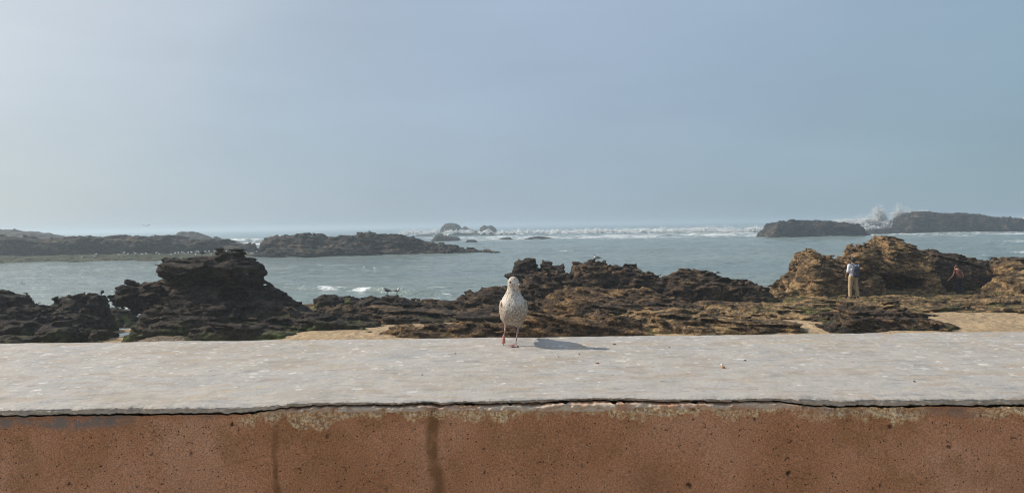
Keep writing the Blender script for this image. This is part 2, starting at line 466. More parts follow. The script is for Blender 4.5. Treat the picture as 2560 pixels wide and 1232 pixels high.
def m_wall():
    t = NT('brown_render'); p = t.geo.outputs['Position']
    n = t.noise(p, 1.6, 5, .6, .2)
    c = t.ramp(n, [(.34, (.34, .155, .066)), (.5, (.46, .222, .112)), (.66, (.53, .285, .165))])
    c = t.mix(t.rng(t.noise(p, 5.5, 5, .6), .50, .66, 0, .5), c, (.31, .155, .058))
    # sandy grain
    g = t.noise(p, 170, 3, .8)
    c = t.mix(t.rng(g, .35, .65, 0, 1), t.mix(1., c, (.62, .60, .58), 'MULTIPLY'), t.mix(1., c, (1.25, 1.25, 1.27), 'MULTIPLY'))
    gr = t.vor(p, 95); gc = t.xyz(t.vor(p, 95, out='Color'))
    c = t.mix(t.math('MULTIPLY', t.math('LESS_THAN', gr, .22), t.math('GREATER_THAN', gc[0], .90)), c, (.50, .36, .24))
    c = t.mix(t.math('MULTIPLY', t.math('LESS_THAN', gr, .28), t.math('LESS_THAN', gc[0], .07)), c, (.05, .028, .018))
    # stains and patches of their own shape
    c = t.mix(t.math('MULTIPLY', t.attr('damp'), .80), c, (.150, .066, .018))
    c = t.mix(t.math('MULTIPLY', t.attr('grey'), t.rng(t.noise(p, 22, 5, .7), .38, .55, .25, .95)), c, (.20, .17, .15))
    cr = t.math('MULTIPLY', t.attr('crust'), t.rng(t.noise(p, 30, 5, .7), .36, .46))
    c = t.mix(cr, c, t.mix(t.rng(t.noise(p, 85, 4, .7), .38, .62), (.36, .22, .11), (.95, .78, .50)))
    c = t.mix(t.math('MULTIPLY', t.attr('pale'), t.rng(t.noise(p, 40, 5, .7), .34, .48)), c, t.mix(t.noise(p, 25, 5), (.42, .33, .24), (.72, .62, .50)))
    c = t.mix(t.attr('hole'), c, (.035, .018, .012))
    sm = t.rng(t.noise(t.map(p, scale=(1, 1, 1.2)), 55, 3, .6, .8), .655, .69)
    smk = t.math('MULTIPLY', sm, t.rng(t.noise(p, 4, 3), .42, .55))
    c = t.mix(t.math('MULTIPLY', smk, .7), c, (.05, .025, .015))
    h = t.math('ADD', t.math('MULTIPLY', g, .35), t.math('MULTIPLY', t.noise(p, 26, 6, .65), 1.))
    h = t.math('SUBTRACT', h, t.math('MULTIPLY', smk, .8))
    return t.set(Base_Color=c, Roughness=.9, Normal=t.bump(h, .008, .9))
M_wall = m_wall()

def m_foam():
    t = NT('foam'); p = t.geo.outputs['Position']
    return t.set(Base_Color=(.86, .88, .88), Roughness=.8, Normal=t.bump(t.noise(p, 2.5, 5, .7), .3))
M_foam = m_foam()
def m_spray():
    m = bpy.data.materials.new('sea_spray_drops'); m.use_nodes = True; n = m.node_tree.nodes; l = m.node_tree.links; n.clear()
    a = n.new('ShaderNodeBsdfDiffuse'); b = n.new('ShaderNodeBsdfTranslucent'); x = n.new('ShaderNodeMixShader'); o = n.new('ShaderNodeOutputMaterial')
    a.inputs[0].default_value = b.inputs[0].default_value = (.93, .95, .96, 1); x.inputs[0].default_value = .5
    l.new(a.outputs[0], x.inputs[1]); l.new(b.outputs[0], x.inputs[2]); l.new(x.outputs[0], o.inputs[0]); return m
M_spray = m_spray()
# ------------------------------------------------------------------ haze
hz = bpy.data.materials.new('haze_air'); hz.use_nodes = True
hn = hz.node_tree.nodes; hn.clear()
ho = hn.new('ShaderNodeOutputMaterial'); hv = hn.new('ShaderNodeVolumePrincipled')
hv.inputs['Density'].default_value = 0.0011
hv.inputs['Color'].default_value = (.66, .78, .88, 1)
hv.inputs['Anisotropy'].default_value = 0.35
hv.inputs['Density Attribute'].default_value = ''
hv.inputs['Temperature Attribute'].default_value = ''
hz.node_tree.links.new(hv.outputs[0], ho.inputs['Volume'])
try: hz.cycles.homogeneous_volume = True
except Exception: pass
bm = bmesh.new(); bmesh.ops.create_cube(bm, size=1)
for v in bm.verts: v.co = Vector((v.co.x*19000, v.co.y*19000, v.co.z*13.0+3.5))
me = bpy.data.meshes.new('haze'); bm.to_mesh(me)
link('haze', me, hz, kind='stuff', label='pale sea haze that fades the far islets and the horizon')

# ------------------------------------------------------------------ sea
def crest(px0, py0, px1, py1, A, w, foam, fx0=None, fx1=None):
    a = PZ(px0, py0, 0); b = PZ(px1, py1, 0)
    c0 = PZ(fx0, py0 + (py1-py0)*(fx0-px0)/(px1-px0), 0).x if fx0 else a.x
    c1 = PZ(fx1, py0 + (py1-py0)*(fx1-px0)/(px1-px0), 0).x if fx1 else b.x
    return a, b, A, w, foam, c0, c1
CRESTS = [
    crest(660, 716, 1000, 732, .34, .9, 1.0, 775, 950), crest(640, 712, 790, 716, .2, .7, .75, 690, 780),
    crest(1010, 733, 1250, 739, .28, .8, .85, 1110, 1230), crest(1020, 748, 1240, 752, .12, .5, .75),
    crest(900, 728, 1120, 736, .15, .7, .5, 960, 1080),
    crest(1300, 627, 1470, 628, .35, 1.6, .9, 1375, 1450), crest(1500, 628, 1700, 626, .2, 1.5, .55),
    crest(1640, 631, 1960, 622, .2, 1.6, .45), crest(2360, 622, 2470, 623, .4, 1.6, .95, 2365, 2420),
    crest(2470, 612, 2600, 600, .4, 2, .8), crest(2480, 632, 2640, 628, .3, 1.5, .85),
    crest(2290, 640, 2560, 645, .2, 1.5, .6), crest(2080, 604, 2250, 606, .35, 2.4, .6),
    crest(2250, 594, 2560, 592, .5, 3, .75), crest(0, 694, 330, 696, .10, .8, .0), crest(200, 702, 640, 690, .12, .9, .0),
    crest(0, 712, 420, 716, .08, .8, .0),
    crest(1430, 567, 1500, 566, .8, 12, .85, 1440, 1495), crest(1560, 569, 1640, 569, .6, 9, .6),
    # the long surf over the outer reef
    crest(1000, 589, 1340, 585, 1.0, 6, 1.), crest(1300, 584, 1700, 582, 1.5, 8, 1.), crest(1600, 583, 1960, 574, 1.9, 8, 1.),
    crest(1440, 576, 1680, 575, 1.1, 9, .75), crest(1000, 598, 1300, 594, .5, 4, .9), crest(1700, 590, 1960, 588, .8, 5, 1.),
    crest(1300, 596, 1700, 592, .6, 5, .85), crest(560, 601, 720, 604, .9, 5, 1.), crest(580, 610, 720, 611, .5, 4, .9),
    crest(2040, 585, 2330, 578, 1.2, 8, 1.),
]
def sea_h(x, y):
    r = np.sqrt(x*x+y*y)
    amp = np.clip(.35+(r-40)/160, .35, 1.6)
    calm = 1-.45*np.clip((-x/np.maximum(r, 1)+.05)/.3, 0, 1)*np.clip((135-r)/30, 0, 1)
    h = amp*calm*(.20*perlin(x/11+.2*perlin(x/20, y/9, 3), y/4.5, 0, 3) + .20*perlin(x/4.2, y/1.9, 5, 4)*np.clip((330-r)/100, 0, 1)
             + .15*(1-2*np.abs(perlin(x/2.0, y/.9, 9, 5)))*np.clip((160-r)/60, 0, 1))
    h = h + np.clip((r-150)/100, 0, 1)*.35*perlin(x/60, y/18, 2, 6)
    return h
def sea_foam(x, y):
    r = np.sqrt(x*x+y*y)
    z = np.zeros_like(x); f = np.zeros_like(x)
    for a, b, A, w, fo, c0, c1 in CRESTS:
        t = np.clip((x-a.x)/(b.x-a.x), -.5, 1.5)
        yc = a.y+(b.y-a.y)*t + perlin(x/(w*9), a.y, 0, 11)*w*1.6 + perlin(x/(w*2.5), a.y, 0, 12)*w*.5
        e = np.clip(np.minimum((x-a.x), (b.x-x))/(w*4)+.6, 0, 1); e = e*e*(3-2*e)
        dy = y-yc
        prof = np.where(dy < 0, np.exp(-(dy/(w*.75))**2), np.exp(-(dy/(w*1.8))**2))
        lump = 1+.45*perlin(x/(w*2.2), y/(w*1.3), 1, 13)
        z += A*prof*e*lump*(.75+.5*perlin(x/(w*7), a.y, 5, 14))
        ef = np.clip(np.minimum((x-c0), (c1-x))/(w*2)+.3, 0, 1)
        ff = fo*ef*np.where(dy < 0, np.exp(-(dy/(w*1.9))**4), np.exp(-(dy/(w*.55))**2))*(.85+.4*perlin(x/(w*3), y/w, 7, 15))
        f = np.maximum(f, ff)
    # churned water
    ang = x/np.maximum(y, 1)
    surf = np.clip((r-170)/60, 0, 1)*np.clip((345-r)/40, 0, 1)*np.clip((ang+.13)/.05, 0, 1)
    f = np.maximum(f, surf*(.74+.25*perlin(x/25, y/9, 0, 21)))
    rt = np.clip((ang-.25)/.2, 0, 1)*np.clip((r-75)/30, 0, 1)*np.clip((260-r)/60, 0, 1)
    f = np.maximum(f, rt*(.34+.30*perlin(x/14, y/7, 0, 22)))
    near = np.clip((62-y)/10, 0, 1)*np.clip((x+16)/6, 0, 1)*np.clip((4-x)/4, 0, 1)
    f = np.maximum(f, near*(.52+.35*perlin(x/3, y/1.5, 0, 23)))
    open_ = np.clip((r-90)/60, 0, 1)*np.clip((ang+.1)/.2, 0, 1)
    f = np.maximum(f, open_*.22)
    return z, np.clip(f, 0, 1)
an = np.concatenate([np.linspace(-70, -38, 24, endpoint=False), np.linspace(-38, 38, 520), np.linspace(38, 70, 25)[1:]])*math.pi/180
rad = [26.]
while rad[-1] < 9000:
    r_ = rad[-1]
    rad.append(r_ + (.5 if r_ < 42 else .26 if r_ < 60 else .6+(r_-60)*.010 if r_ < 190 else 2.0 if r_ < 380 else r_*.04))
rad = np.array(rad)
Rg, Ag = np.meshgrid(rad, an, indexing='ij')
X = Rg*np.sin(Ag); Y = Rg*np.cos(Ag)
zc, fo = sea_foam(X, Y)
Z = sea_h(X, Y)*np.clip((Rg-30)/10, 0, 1)*np.clip((2500-Rg)/1500, 0, 1) + zc
nr, na = X.shape
ii = np.arange(nr*na).reshape(nr, na)
F = np.stack([ii[:-1, :-1], ii[:-1, 1:], ii[1:, 1:], ii[1:, :-1]], -1).reshape(-1, 4)[:, ::-1]
me = mesh_np('sea', np.stack([X, Y, Z], -1).reshape(-1, 3), F)
attr(me, 'foam', fo.ravel())
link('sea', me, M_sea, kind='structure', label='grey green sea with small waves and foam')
print('sea verts', nr*na)

# ------------------------------------------------------------------ sand
def sand_z(x, y):
    z = 1.0 - np.clip((y-27)/20, 0, 1)*1.6 - np.clip((y-38)/8, 0, 1)*.8
    left = np.clip((-x-6)/6, 0, 1)*np.clip((y-24)/8, 0, 1)
    z = z - left*.55 - np.clip((-x-6)/5, 0, 1)*.18
    z = z + .05*perlin(x/2.5, y/2, 0, 31) + .02*perlin(x/.7, y/.6, 0, 32)
    z = z + .12*np.exp(-((x+5.5)/2.5)**2)*np.clip((26-y)/2, 0, 1)
    # hollow of the tide pool
    c = PZ(297, 838, .72)
    d = np.sqrt(((x-c.x)/1.6)**2+((y-c.y)/2.6)**2)
    z = z+(.80+.02*perlin(x/.6, y/.6, 0, 33)-z)*np.exp(-d**4)
    z = z - .25*np.exp(-(((x-c.x)/.45)**2+((y-c.y)/1.15)**2)**3)
    return z
xs = np.concatenate([np.linspace(-60, -20, 30, endpoint=False), np.linspace(-20, 22, 180), np.linspace(22, 60, 31)[1:]])
ys = np.concatenate([np.linspace(4.6, 20, 20, endpoint=False), np.linspace(21, 31, 100), np.linspace(32, 60, 50)[1:]])
X, Y = np.meshgrid(xs, ys, indexing='ij')
ii = np.arange(X.size).reshape(X.shape)
F = np.stack([ii[:-1, :-1], ii[1:, :-1], ii[1:, 1:], ii[:-1, 1:]], -1).reshape(-1, 4)
me = mesh_np('sand_beach', np.stack([X, Y, sand_z(X, Y)], -1).reshape(-1, 3), F)
link('sand_beach', me, M_sand, kind='structure', label='strip of yellow sand between the wall and the rocks')
pool_c = PZ(297, 838, .72)
t = NT('pool_water'); t.set(Base_Color=(.05, .05, .04), Roughness=.02, IOR=1.33)
n = 40; vs_ = [(pool_c.x+.62*math.cos(a*math.tau/n), pool_c.y+1.5*math.sin(a*math.tau/n), .72) for a in range(n)]
me = bpy.data.meshes.new('tide_pool'); me.from_pydata(vs_, [], [list(range(n))])
link('tide_pool', me, t.m, kind='structure', label='small still tide pool mirroring the sky')

# ------------------------------------------------------------------ rocks
def disp(A, s, dip, seed, strata=.5, crag=1., bias=.2):
    def fn(x, y, z):
        x = x/s; y = y/s; z = z/s
        d = .42*fbm(x/1.5, y/1.5, z/1.2, 2, seed)
        r1 = 1-2.2*np.abs(perlin(x/.75, y/.75, z/.5, seed+3))
        r2 = 2.4*np.abs(perlin(x/.60, y/.48, z/.19, seed+4))-1
        r3 = 2.4*np.abs(perlin(x/.20, y/.18, z/.11, seed+5))-1
        pit = np.clip(perlin(x/.42, y/.34, z/.17, seed+6)-.18, 0, 1)
        d = d + crag*(.18*r1+.20*r2+.12*r3-.7*pit) + bias
        if strata:
            u = (z+dip[0]*x+dip[1]*y+.10*perlin(x/1.1, y/1.1, z/1.1, seed+7))/.17
            k = perlin(u*1.3, 0*u, 0*u, seed+8)
            d = d + strata*(.30*k + .10*np.abs(2*(u-np.floor(u))-1))
        return d*A*s
    return fn
def rock(name, label, cat, mat, ridges=(), lumps=(), cuts=(), vs=.06, A=.55, s=1., dip=(.08, .05), seed=1, strata=.5, crag=1., k=.25, zlo=None, group=None, kind=None, parent=None, post=None):
    lo = np.array([1e9]*3); hi = -lo
    R = []
    for r in ridges:
        pts = r['p']; Ys = r['Y'] if isinstance(r['Y'], (list, tuple)) else (r['Y'], r['Y'])
        x0, x1 = pts[0][0], pts[-1][0]
        w = []
        for px, py in pts:
            f = (px-x0)/(x1-x0) if x1 != x0 else 0
            w.append(P(px, py, Ys[0]+(Ys[1]-Ys[0])*f))
        wx = np.array([v.x for v in w]); wy = np.array([v.y for v in w]); wz = np.array([v.z for v in w])
        tf = r.get('tf', 1.5); tb = r.get('tb', 1.5); zb = r.get('zb', .5)
        R.append((wx, wy, wz, tf, tb, zb, r.get('q', 2.5)))
        lo = np.minimum(lo, [wx.min()-.6*s, wy.min()-tf-.5*s, zb-.3*s]); hi = np.maximum(hi, [wx.max()+.6*s, wy.max()+tb+.5*s, wz.max()+.7*s])
    Lm = []
    for l in lumps:
        px, py, Y, rx, rz, ry = l[:6]; n = l[6] if len(l) > 6 else 3.; rot = l[7] if len(l) > 7 else 0.
        c = P(px, py, Y); m = Y/F_PX
        rr = (rx*m, ry, rz*m)
        Lm.append((c, rr, n, rot))
        mm = max(rr[0], rr[2]) if abs(rot) > .3 else 0
        lo = np.minimum(lo, [c.x-max(rr[0], mm)-.5*s, c.y-rr[1]-.5*s, c.z-max(rr[2], mm)-.5*s]); hi = np.maximum(hi, [c.x+max(rr[0], mm)+.5*s, c.y+rr[1]+.5*s, c.z+max(rr[2], mm)+.5*s])
    if s <= 1 and zlo is None: lo[2] = max(lo[2], .4)
    if zlo is not None: lo[2] = zlo
    fd = Field(lo, hi, vs)
    Xg = fd.x[:, None]; Yg = fd.y[None, :]
    for wx, wy, wz, tf, tb, zb, q in R:
        top = np.interp(fd.x, wx, wz); yc = np.interp(fd.x, wx, wy)
        e = np.clip(np.minimum(fd.x-(wx[0]-.25*s), (wx[-1]+.25*s)-fd.x)/(.3*s), -3, 1)
        top = np.where(e < 1, zb+(top-zb)*np.sqrt(np.clip(e, 0, 1))-.5*np.clip(-e, 0, 3), top)
        dy = Yg-yc[:, None]
        wob = 1+.25*perlin(Xg/(1.3*s), Yg*0, 0*Yg, seed+40)
        u = np.where(dy < 0, -dy/(tf*wob), dy/tb)
        S = np.where(u < 1, np.clip(1-np.clip(u, 0, 1)**q, 0, 1)**(1/q*1.2), -(u-1)*3*tf/np.maximum(top[:, None]-zb, .1))
        h = zb+np.where(S > 0, np.where(top[:, None] > zb, (top[:, None]-zb)*S, (top[:, None]-zb)), np.maximum(top[:, None]-zb, .1)*S)
        gx, gy = np.gradient(h, vs)
        g = np.sqrt(1+np.minimum(gx*gx+gy*gy, 16))
        d = fd.z[None, None, :]-h[:, :, None]
        d = np.where(d > 0, d/np.minimum(g, 1.35)[:, :, None], d/g[:, :, None])
        fd.merge((slice(None),)*3, d.astype(np.float32), k)
    for c, rr, n, rot in Lm:
        fd.ell(c, rr, Matrix.Rotation(rot, 3, 'Y') if rot else None, n=n, k=k)
    for l in cuts:
        px, py, Y, rx, rz, ry = l[:6]
        c = P(px, py, Y); m = Y/F_PX
        fd.ell(c, (rx*m, ry, rz*m), None, n=2.5, k=k*.6, cut=True)
    fd.band(A*s*1.1+.1*s, disp(A, s, dip, seed, strata, crag, 0. if s > 1 else .07 if mat is M_left else .2))
    if post: post(fd)
    me = fd.mesh(name, True)
    print(name, len(me.polygons), fd.D.size)
    return link(name, me, mat, label=label, cat=cat, group=group, kind=kind, parent=parent)
def py_at(px, Y, z):               # photo row of height z at depth Y
    lo, hi = -2000., 4000.
    for _ in range(40):
        m = (lo+hi)/2
        if P(px, m, Y).z > z: lo = m
        else: hi = m
    return lo
# low rock floor between the outcrops
shore_floor = rock('rocky_shore', 'low uneven brown rock floor between the outcrops', None, M_right,
    ridges=[dict(p=[(px, py_at(px, 30.5, .93+.0*px)) for px in (690, 1000, 1400, 1900, 2300, 2800)], Y=30.5, tf=3.4, tb=5.0, zb=-.3, q=6)],
    vs=.095, A=.32, s=1., seed=3, strata=0.78, zlo=-.2, kind='structure')

# ---- left of the picture
rock('rock_outcrop', 'dark jagged rock cut by the left edge behind the wall', 'rock', M_left,
    ridges=[dict(p=[(-140, 752), (-60, 742), (0, 736), (18, 737), (38, 742), (50, 762), (85, 774), (118, 800)], Y=25.2, tf=1.5, tb=1.2, zb=.4, q=3),
            dict(p=[(-120, 800), (-20, 792), (40, 788), (90, 800), (112, 830)], Y=24, tf=.7, tb=1, zb=.5)],
    lumps=[(70, 826, 23.8, 34, 16, .5, 2.5)], vs=.050, A=.5, seed=11, strata=0.45)
rock('rock_outcrop', 'dark wedge-shaped rock with a crest falling left, second from the left edge', 'rock', M_left,
    ridges=[dict(p=[(118, 795), (124, 776), (150, 757), (172, 748), (186, 736), (200, 742), (222, 744), (246, 740), (258, 758), (262, 776), (264, 800)], Y=27, tf=1.2, tb=1.0, zb=.5, q=2),
            dict(p=[(150, 812), (185, 798), (212, 784), (232, 794), (244, 810)], Y=25.8, tf=1., tb=1, zb=.3, q=2)],
    vs=.050, A=.5, seed=12, dip=(-.4, .1))
rock('rock_outcrop', 'low heap of dark rocks in front of the wedge-shaped rock', 'rock', M_left,
    ridges=[dict(p=[(76, 800), (90, 772), (100, 765), (128, 778), (175, 788), (210, 800), (225, 815)], Y=25.4, tf=1., tb=1, zb=.4, q=2.2)],
    lumps=[(110, 822, 24, 36, 12, .5, 2.5), (155, 830, 23.8, 26, 10, .5, 2.5), (40, 850, 22.9, 60, 12, .5, 2.5)], vs=.050, A=.45, seed=13)
rock('boulder', 'small dark rounded rock in the gap left of the tall stack', 'rock', M_left,
    ridges=[dict(p=[(258, 792), (268, 778), (284, 770), (300, 771), (318, 776), (338, 790)], Y=32, tf=.9, tb=.8, zb=.1, q=2.4)], vs=.050, A=.3, seed=14)
rock('boulder', 'green topped little boulder left of the tide pool', 'rock', M_left,
    lumps=[(249, 836, 23.7, 20, 13, .28, 2.6)], vs=.03, A=.28, s=.6, seed=15, strata=0.26)
rock('boulder', 'flat algae-covered rock slab above the small boulder by the tide pool', 'rock', M_left,
    lumps=[(200, 826, 25, 26, 6, .55, 2.4), (222, 816, 25.6, 22, 5, .5, 2.4)], vs=.04, A=.3, s=.7, seed=16)
stack = rock('rock_stack', 'tall mushroom-shaped dark rock stack with an overhanging flat top', 'rock stack', M_left,
    ridges=[dict(p=[(590, 716), (640, 712), (655, 724), (672, 714), (690, 726), (715, 742), (745, 756), (772, 778), (792, 800)], Y=28, tf=1.6, tb=1.2, zb=.2, q=2.2),
            dict(p=[(385, 780), (402, 745), (424, 716), (455, 708), (520, 706), (570, 714), (612, 735), (640, 770), (650, 800)], Y=26.6, tf=1.3, tb=1.5, zb=.3, q=2.4)],
    lumps=[(524, 677, 27.3, 108, 25, 1.35, 3.6), (486, 669, 27.0, 66, 16, 1.3, 4.), (428, 663, 27.2, 19, 17, .5, 2.6), (623, 684, 27.5, 29, 27, 1.1, 3.), (600, 660, 27.6, 22, 9, .8, 3),
           (526, 722, 27.5, 112, 42, 1.15, 3.5), (560, 645, 27.4, 30, 9, .3, 3.), (592, 646, 27.6, 12, 6, .3, 3.), (628, 716, 27.8, 20, 18, .7, 3.), (575, 640, 27.4, 18, 7, .3, 3.)],
    cuts=[(600, 738, 26.0, 55, 24, .8), (450, 704, 25.9, 45, 7, .4)],
    vs=.045, A=.34, seed=17, strata=0.85, crag=.9, dip=(.03, .05), k=.12)
rock('rock_outcrop', 'craggy dark shoulder jutting left from the foot of the tall stack', 'rock', M_left,
    lumps=[(360, 736, 26.8, 46, 19, 1.0, 3.), (398, 742, 26.8, 26, 22, .8, 3.), (326, 736, 26.6, 20, 9, .5, 2.6), (380, 765, 26.6, 42, 22, .9, 3.), (400, 800, 26.4, 36, 24, .8, 3.), (346, 722, 26.8, 12, 6, .4, 2.5), (402, 728, 26.6, 20, 10, .6, 3)],
    vs=.045, A=.5, seed=18, crag=1.2)
rock('rock_outcrop', 'layered dark ledges piled before the tall stack', 'rock', M_left,
    ridges=[dict(p=[(356, 815), (366, 792), (390, 770), (430, 762), (500, 765), (570, 768), (600, 782), (612, 810)], Y=25.4, tf=1.0, tb=1.0, zb=.5, q=3),
            dict(p=[(372, 830), (384, 806), (430, 792), (480, 790), (520, 802), (545, 830)], Y=24.6, tf=.6, tb=1, zb=.6, q=4)],
    vs=.045, A=.42, seed=19, strata=1.30)
rock('rock_outcrop', 'low ledges with green algae at the right foot of the stack', 'rock', M_left,
    ridges=[dict(p=[(478, 838), (490, 822), (540, 815), (600, 817), (650, 826), (700, 836), (748, 848)], Y=23.7, tf=.6, tb=1., zb=.75, q=3),
            dict(p=[(560, 822), (620, 806), (700, 812), (760, 822)], Y=25, tf=.6, tb=1., zb=.75, q=3)],
    vs=.045, A=.35, seed=20, strata=1.17)
rock('rock_outcrop', 'rubbly dark mound sloping right from the tall stack', 'rock', M_left,
    ridges=[dict(p=[(600, 790), (620, 765), (655, 752), (700, 757), (760, 775), (800, 782), (840, 800)], Y=26.4, tf=1.2, tb=1.2, zb=.6, q=2.2),
            dict(p=[(590, 815), (650, 796), (720, 790), (800, 796), (880, 806), (925, 815)], Y=25.4, tf=.7, tb=1.0, zb=.7, q=2.6)],
    vs=.050, A=.5, seed=21)
rock('rock_outcrop', 'low brown rocks between the mound and the middle ridge', 'rock', M_mid,
    ridges=[dict(p=[(760, 790), (800, 778), (860, 772), (900, 778), (950, 784), (990, 800)], Y=27.4, tf=1.4, tb=1.2, zb=.5, q=2.4)],
    vs=.053, A=.5, seed=22)
rock('boulder', 'dark wet boulder standing in the shallows right of the stack', 'rock', M_left,
    lumps=[(820, 758, 32, 30, 17, .6, 2.4), (845, 762, 32, 22, 14, .5, 2.4)], vs=.050, A=.28, seed=23, strata=0.26)
rock('boulder', 'low wet rocks behind the dark boulder in the shallows', 'rock', M_left,
    ridges=[dict(p=[(784, 756), (795, 744), (812, 739), (835, 741), (856, 739), (880, 742), (910, 752)], Y=34.5, tf=.7, tb=.8, zb=-.1, q=2)], vs=.050, A=.25, seed=24)
gull_rock = rock('rock_outcrop', 'knobbly dark rock where two grey gulls stand', 'rock', M_left,
    ridges=[dict(p=[(885, 770), (905, 750), (922, 741), (936, 734), (950, 738), (985, 737), (1002, 744), (1020, 756), (1050, 766)], Y=30, tf=1.2, tb=1.2, zb=.3, q=2.4)],
    vs=.050, A=.42, seed=25)
rock('rock_outcrop', 'long brown ridge rising to the right behind the speckled gull', 'rock', M_mid,
    ridges=[dict(p=[(1000, 768), (1040, 755), (1090, 754), (1130, 755), (1160, 744), (1200, 737), (1228, 726), (1262, 723), (1300, 726), (1360, 735)], Y=30.4, tf=1.3, tb=1.3, zb=.3, q=2.4)],
    vs=.053, A=.48, seed=26)
rock('rock_outcrop', 'flat layered brown ledges above the sand strip', 'rock', M_mid,
    ridges=[dict(p=[(890, 800), (930, 782), (1000, 776), (1080, 781), (1160, 776), (1240, 772), (1330, 770)], Y=28.3, tf=1.2, tb=1.2, zb=.5, q=3),
            dict(p=[(870, 818), (930, 805), (1000, 800), (1080, 804), (1160, 798), (1260, 795), (1330, 795)], Y=26.9, tf=.6, tb=1.2, zb=.7, q=4)],
    vs=.053, A=.42, seed=27, strata=1.70, crag=.85)
rock('rock_outcrop', 'low near ledge along the wall, from the sand strip to the speckled gull and beyond', 'rock', M_dome,
    ridges=[dict(p=[(870, 856), (930, 842), (985, 829), (1010, 824), (1060, 828), (1120, 820), (1200, 815), (1280, 810), (1330, 802), (1400, 797), (1470, 799), (1530, 803), (1590, 812), (1620, 830)], Y=(23.6, 23.5), tf=.8, tb=.9, zb=.7, q=2.2)],
    vs=.045, A=.42, seed=28, strata=1.70, dip=(.2, .1), crag=.85)
# ---- middle ridge
rock('rock_outcrop', 'smooth ochre rock hump right of the speckled gull', 'rock', M_dome,
    ridges=[dict(p=[(1280, 792), (1330, 768), (1375, 740), (1400, 728), (1440, 724), (1500, 728), (1560, 731), (1620, 734), (1650, 742), (1720, 756)], Y=29.5, tf=2.4, tb=2., zb=.5, q=1.7)],
    cuts=[(1390, 795, 27.4, 70, 9, .5)], vs=.053, A=.42, seed=29, strata=0.78, dip=(.3, .0), crag=.6)
rock('rock_outcrop', 'rough brown rocks stepping down right of the ochre hump', 'rock', M_mid,
    ridges=[dict(p=[(1450, 800), (1480, 782), (1520, 764), (1580, 760), (1640, 764), (1700, 768), (1760, 776)], Y=27.6, tf=1.2, tb=1.4, zb=.6, q=2.2)],
    vs=.050, A=.48, seed=30, strata=1.40, crag=.85)
rock('rock_outcrop', 'dark block with a broken beak of rock above the speckled gull', 'rock', M_left,
    ridges=[dict(p=[(1276, 700), (1284, 672), (1298, 656), (1318, 652), (1336, 658), (1346, 676), (1351, 678), (1358, 662), (1372, 664), (1386, 670), (1408, 668), (1414, 684), (1420, 700)], Y=34.4, tf=1.2, tb=1.2, zb=.4, q=4)],
    lumps=[(1276, 690, 34.2, 15, 8, .4, 2.6), (1310, 700, 33.6, 36, 22, .8, 3)], vs=.053, A=.40, seed=31, k=.1)
rock('rock_outcrop', 'pitted brown rock mass below the dark block', 'rock', M_mid,
    ridges=[dict(p=[(1296, 725), (1320, 700), (1360, 682), (1390, 682), (1420, 694), (1440, 715), (1460, 735)], Y=32.4, tf=1.6, tb=1.5, zb=.4, q=2.5)],
    vs=.053, A=.45, seed=32, crag=1.3)
tern_rock = rock('rock_outcrop', 'broad flat-topped pitted rock where the lone dark-capped bird stands', 'rock', M_mid,
    ridges=[dict(p=[(1412, 712), (1426, 690), (1434, 668), (1450, 664), (1480, 663), (1515, 665), (1519, 672), (1530, 668), (1556, 667), (1580, 672), (1592, 670), (1600, 684), (1622, 688), (1650, 702), (1662, 722)], Y=33.6, tf=2.2, tb=1.5, zb=.4, q=3)],
    vs=.053, A=.42, seed=33, crag=1.25)
rock('rock_outcrop', 'craggy dark ridge falling right to the water beside the flat-topped rock', 'rock', M_mid,
    ridges=[dict(p=[(1640, 728), (1660, 704), (1692, 690), (1712, 685), (1735, 692), (1770, 695), (1800, 704), (1850, 708), (1880, 714), (1904, 724), (1920, 740)], Y=33.2, tf=2.2, tb=1.4, zb=.3, q=2.6)],
    vs=.053, A=.48, seed=34, crag=1.25)
rock('rock_outcrop', 'algae-stained low rocks below the middle ridge', 'rock', M_right,
    ridges=[dict(p=[(1600, 785), (1680, 768), (1760, 762), (1840, 764), (1920, 768), (1960, 780)], Y=29.2, tf=1.3, tb=1.4, zb=.6, q=2),
            dict(p=[(1540, 812), (1620, 802), (1700, 800), (1800, 805), (1880, 808)], Y=26.3, tf=.8, tb=1, zb=.8, q=3)],
    vs=.053, A=.38, seed=35, strata=1.70, crag=.85)
rock('rock_outcrop', 'green edged dark ledge just over the wall, right of centre', 'rock', M_left,
    ridges=[dict(p=[(1560, 836), (1600, 826), (1650, 824), (1720, 818), (1800, 822), (1880, 820), (1930, 830)], Y=23.5, tf=.6, tb=.9, zb=.8, q=2.5)],
    vs=.045, A=.36, seed=36)
rock('rock_outcrop', 'broad rough brown shelf just over the wall, between the centre and the middle sand patch', 'rock', M_right,
    ridges=[dict(p=[(1530, 816), (1580, 800), (1640, 795), (1720, 792), (1800, 795), (1880, 798), (1930, 803), (1975, 818)], Y=24.7, tf=1.9, tb=1.8, zb=.7, q=3)],
    vs=.053, A=.42, seed=51, strata=1.70, crag=.85)
rock('rock_outcrop', 'low rough footing of rock under the split boulder', 'rock', M_mid,
    ridges=[dict(p=[(2052, 822), (2080, 802), (2130, 792), (2200, 792), (2270, 797), (2320, 804), (2366, 820)], Y=24.5, tf=1.6, tb=1.5, zb=.7, q=3)],
    vs=.045, A=.42, seed=52, strata=1.17, crag=1.2)
rock('gravel_bank', 'brown gravel bank right of the tide pool', None, M_gravel,
    ridges=[dict(p=[(325, 862), (350, 850), (390, 843), (440, 842), (500, 850), (560, 862)], Y=23.6, tf=1.2, tb=1.2, zb=.7, q=2)], vs=.05, A=.08, seed=53, kind='stuff')
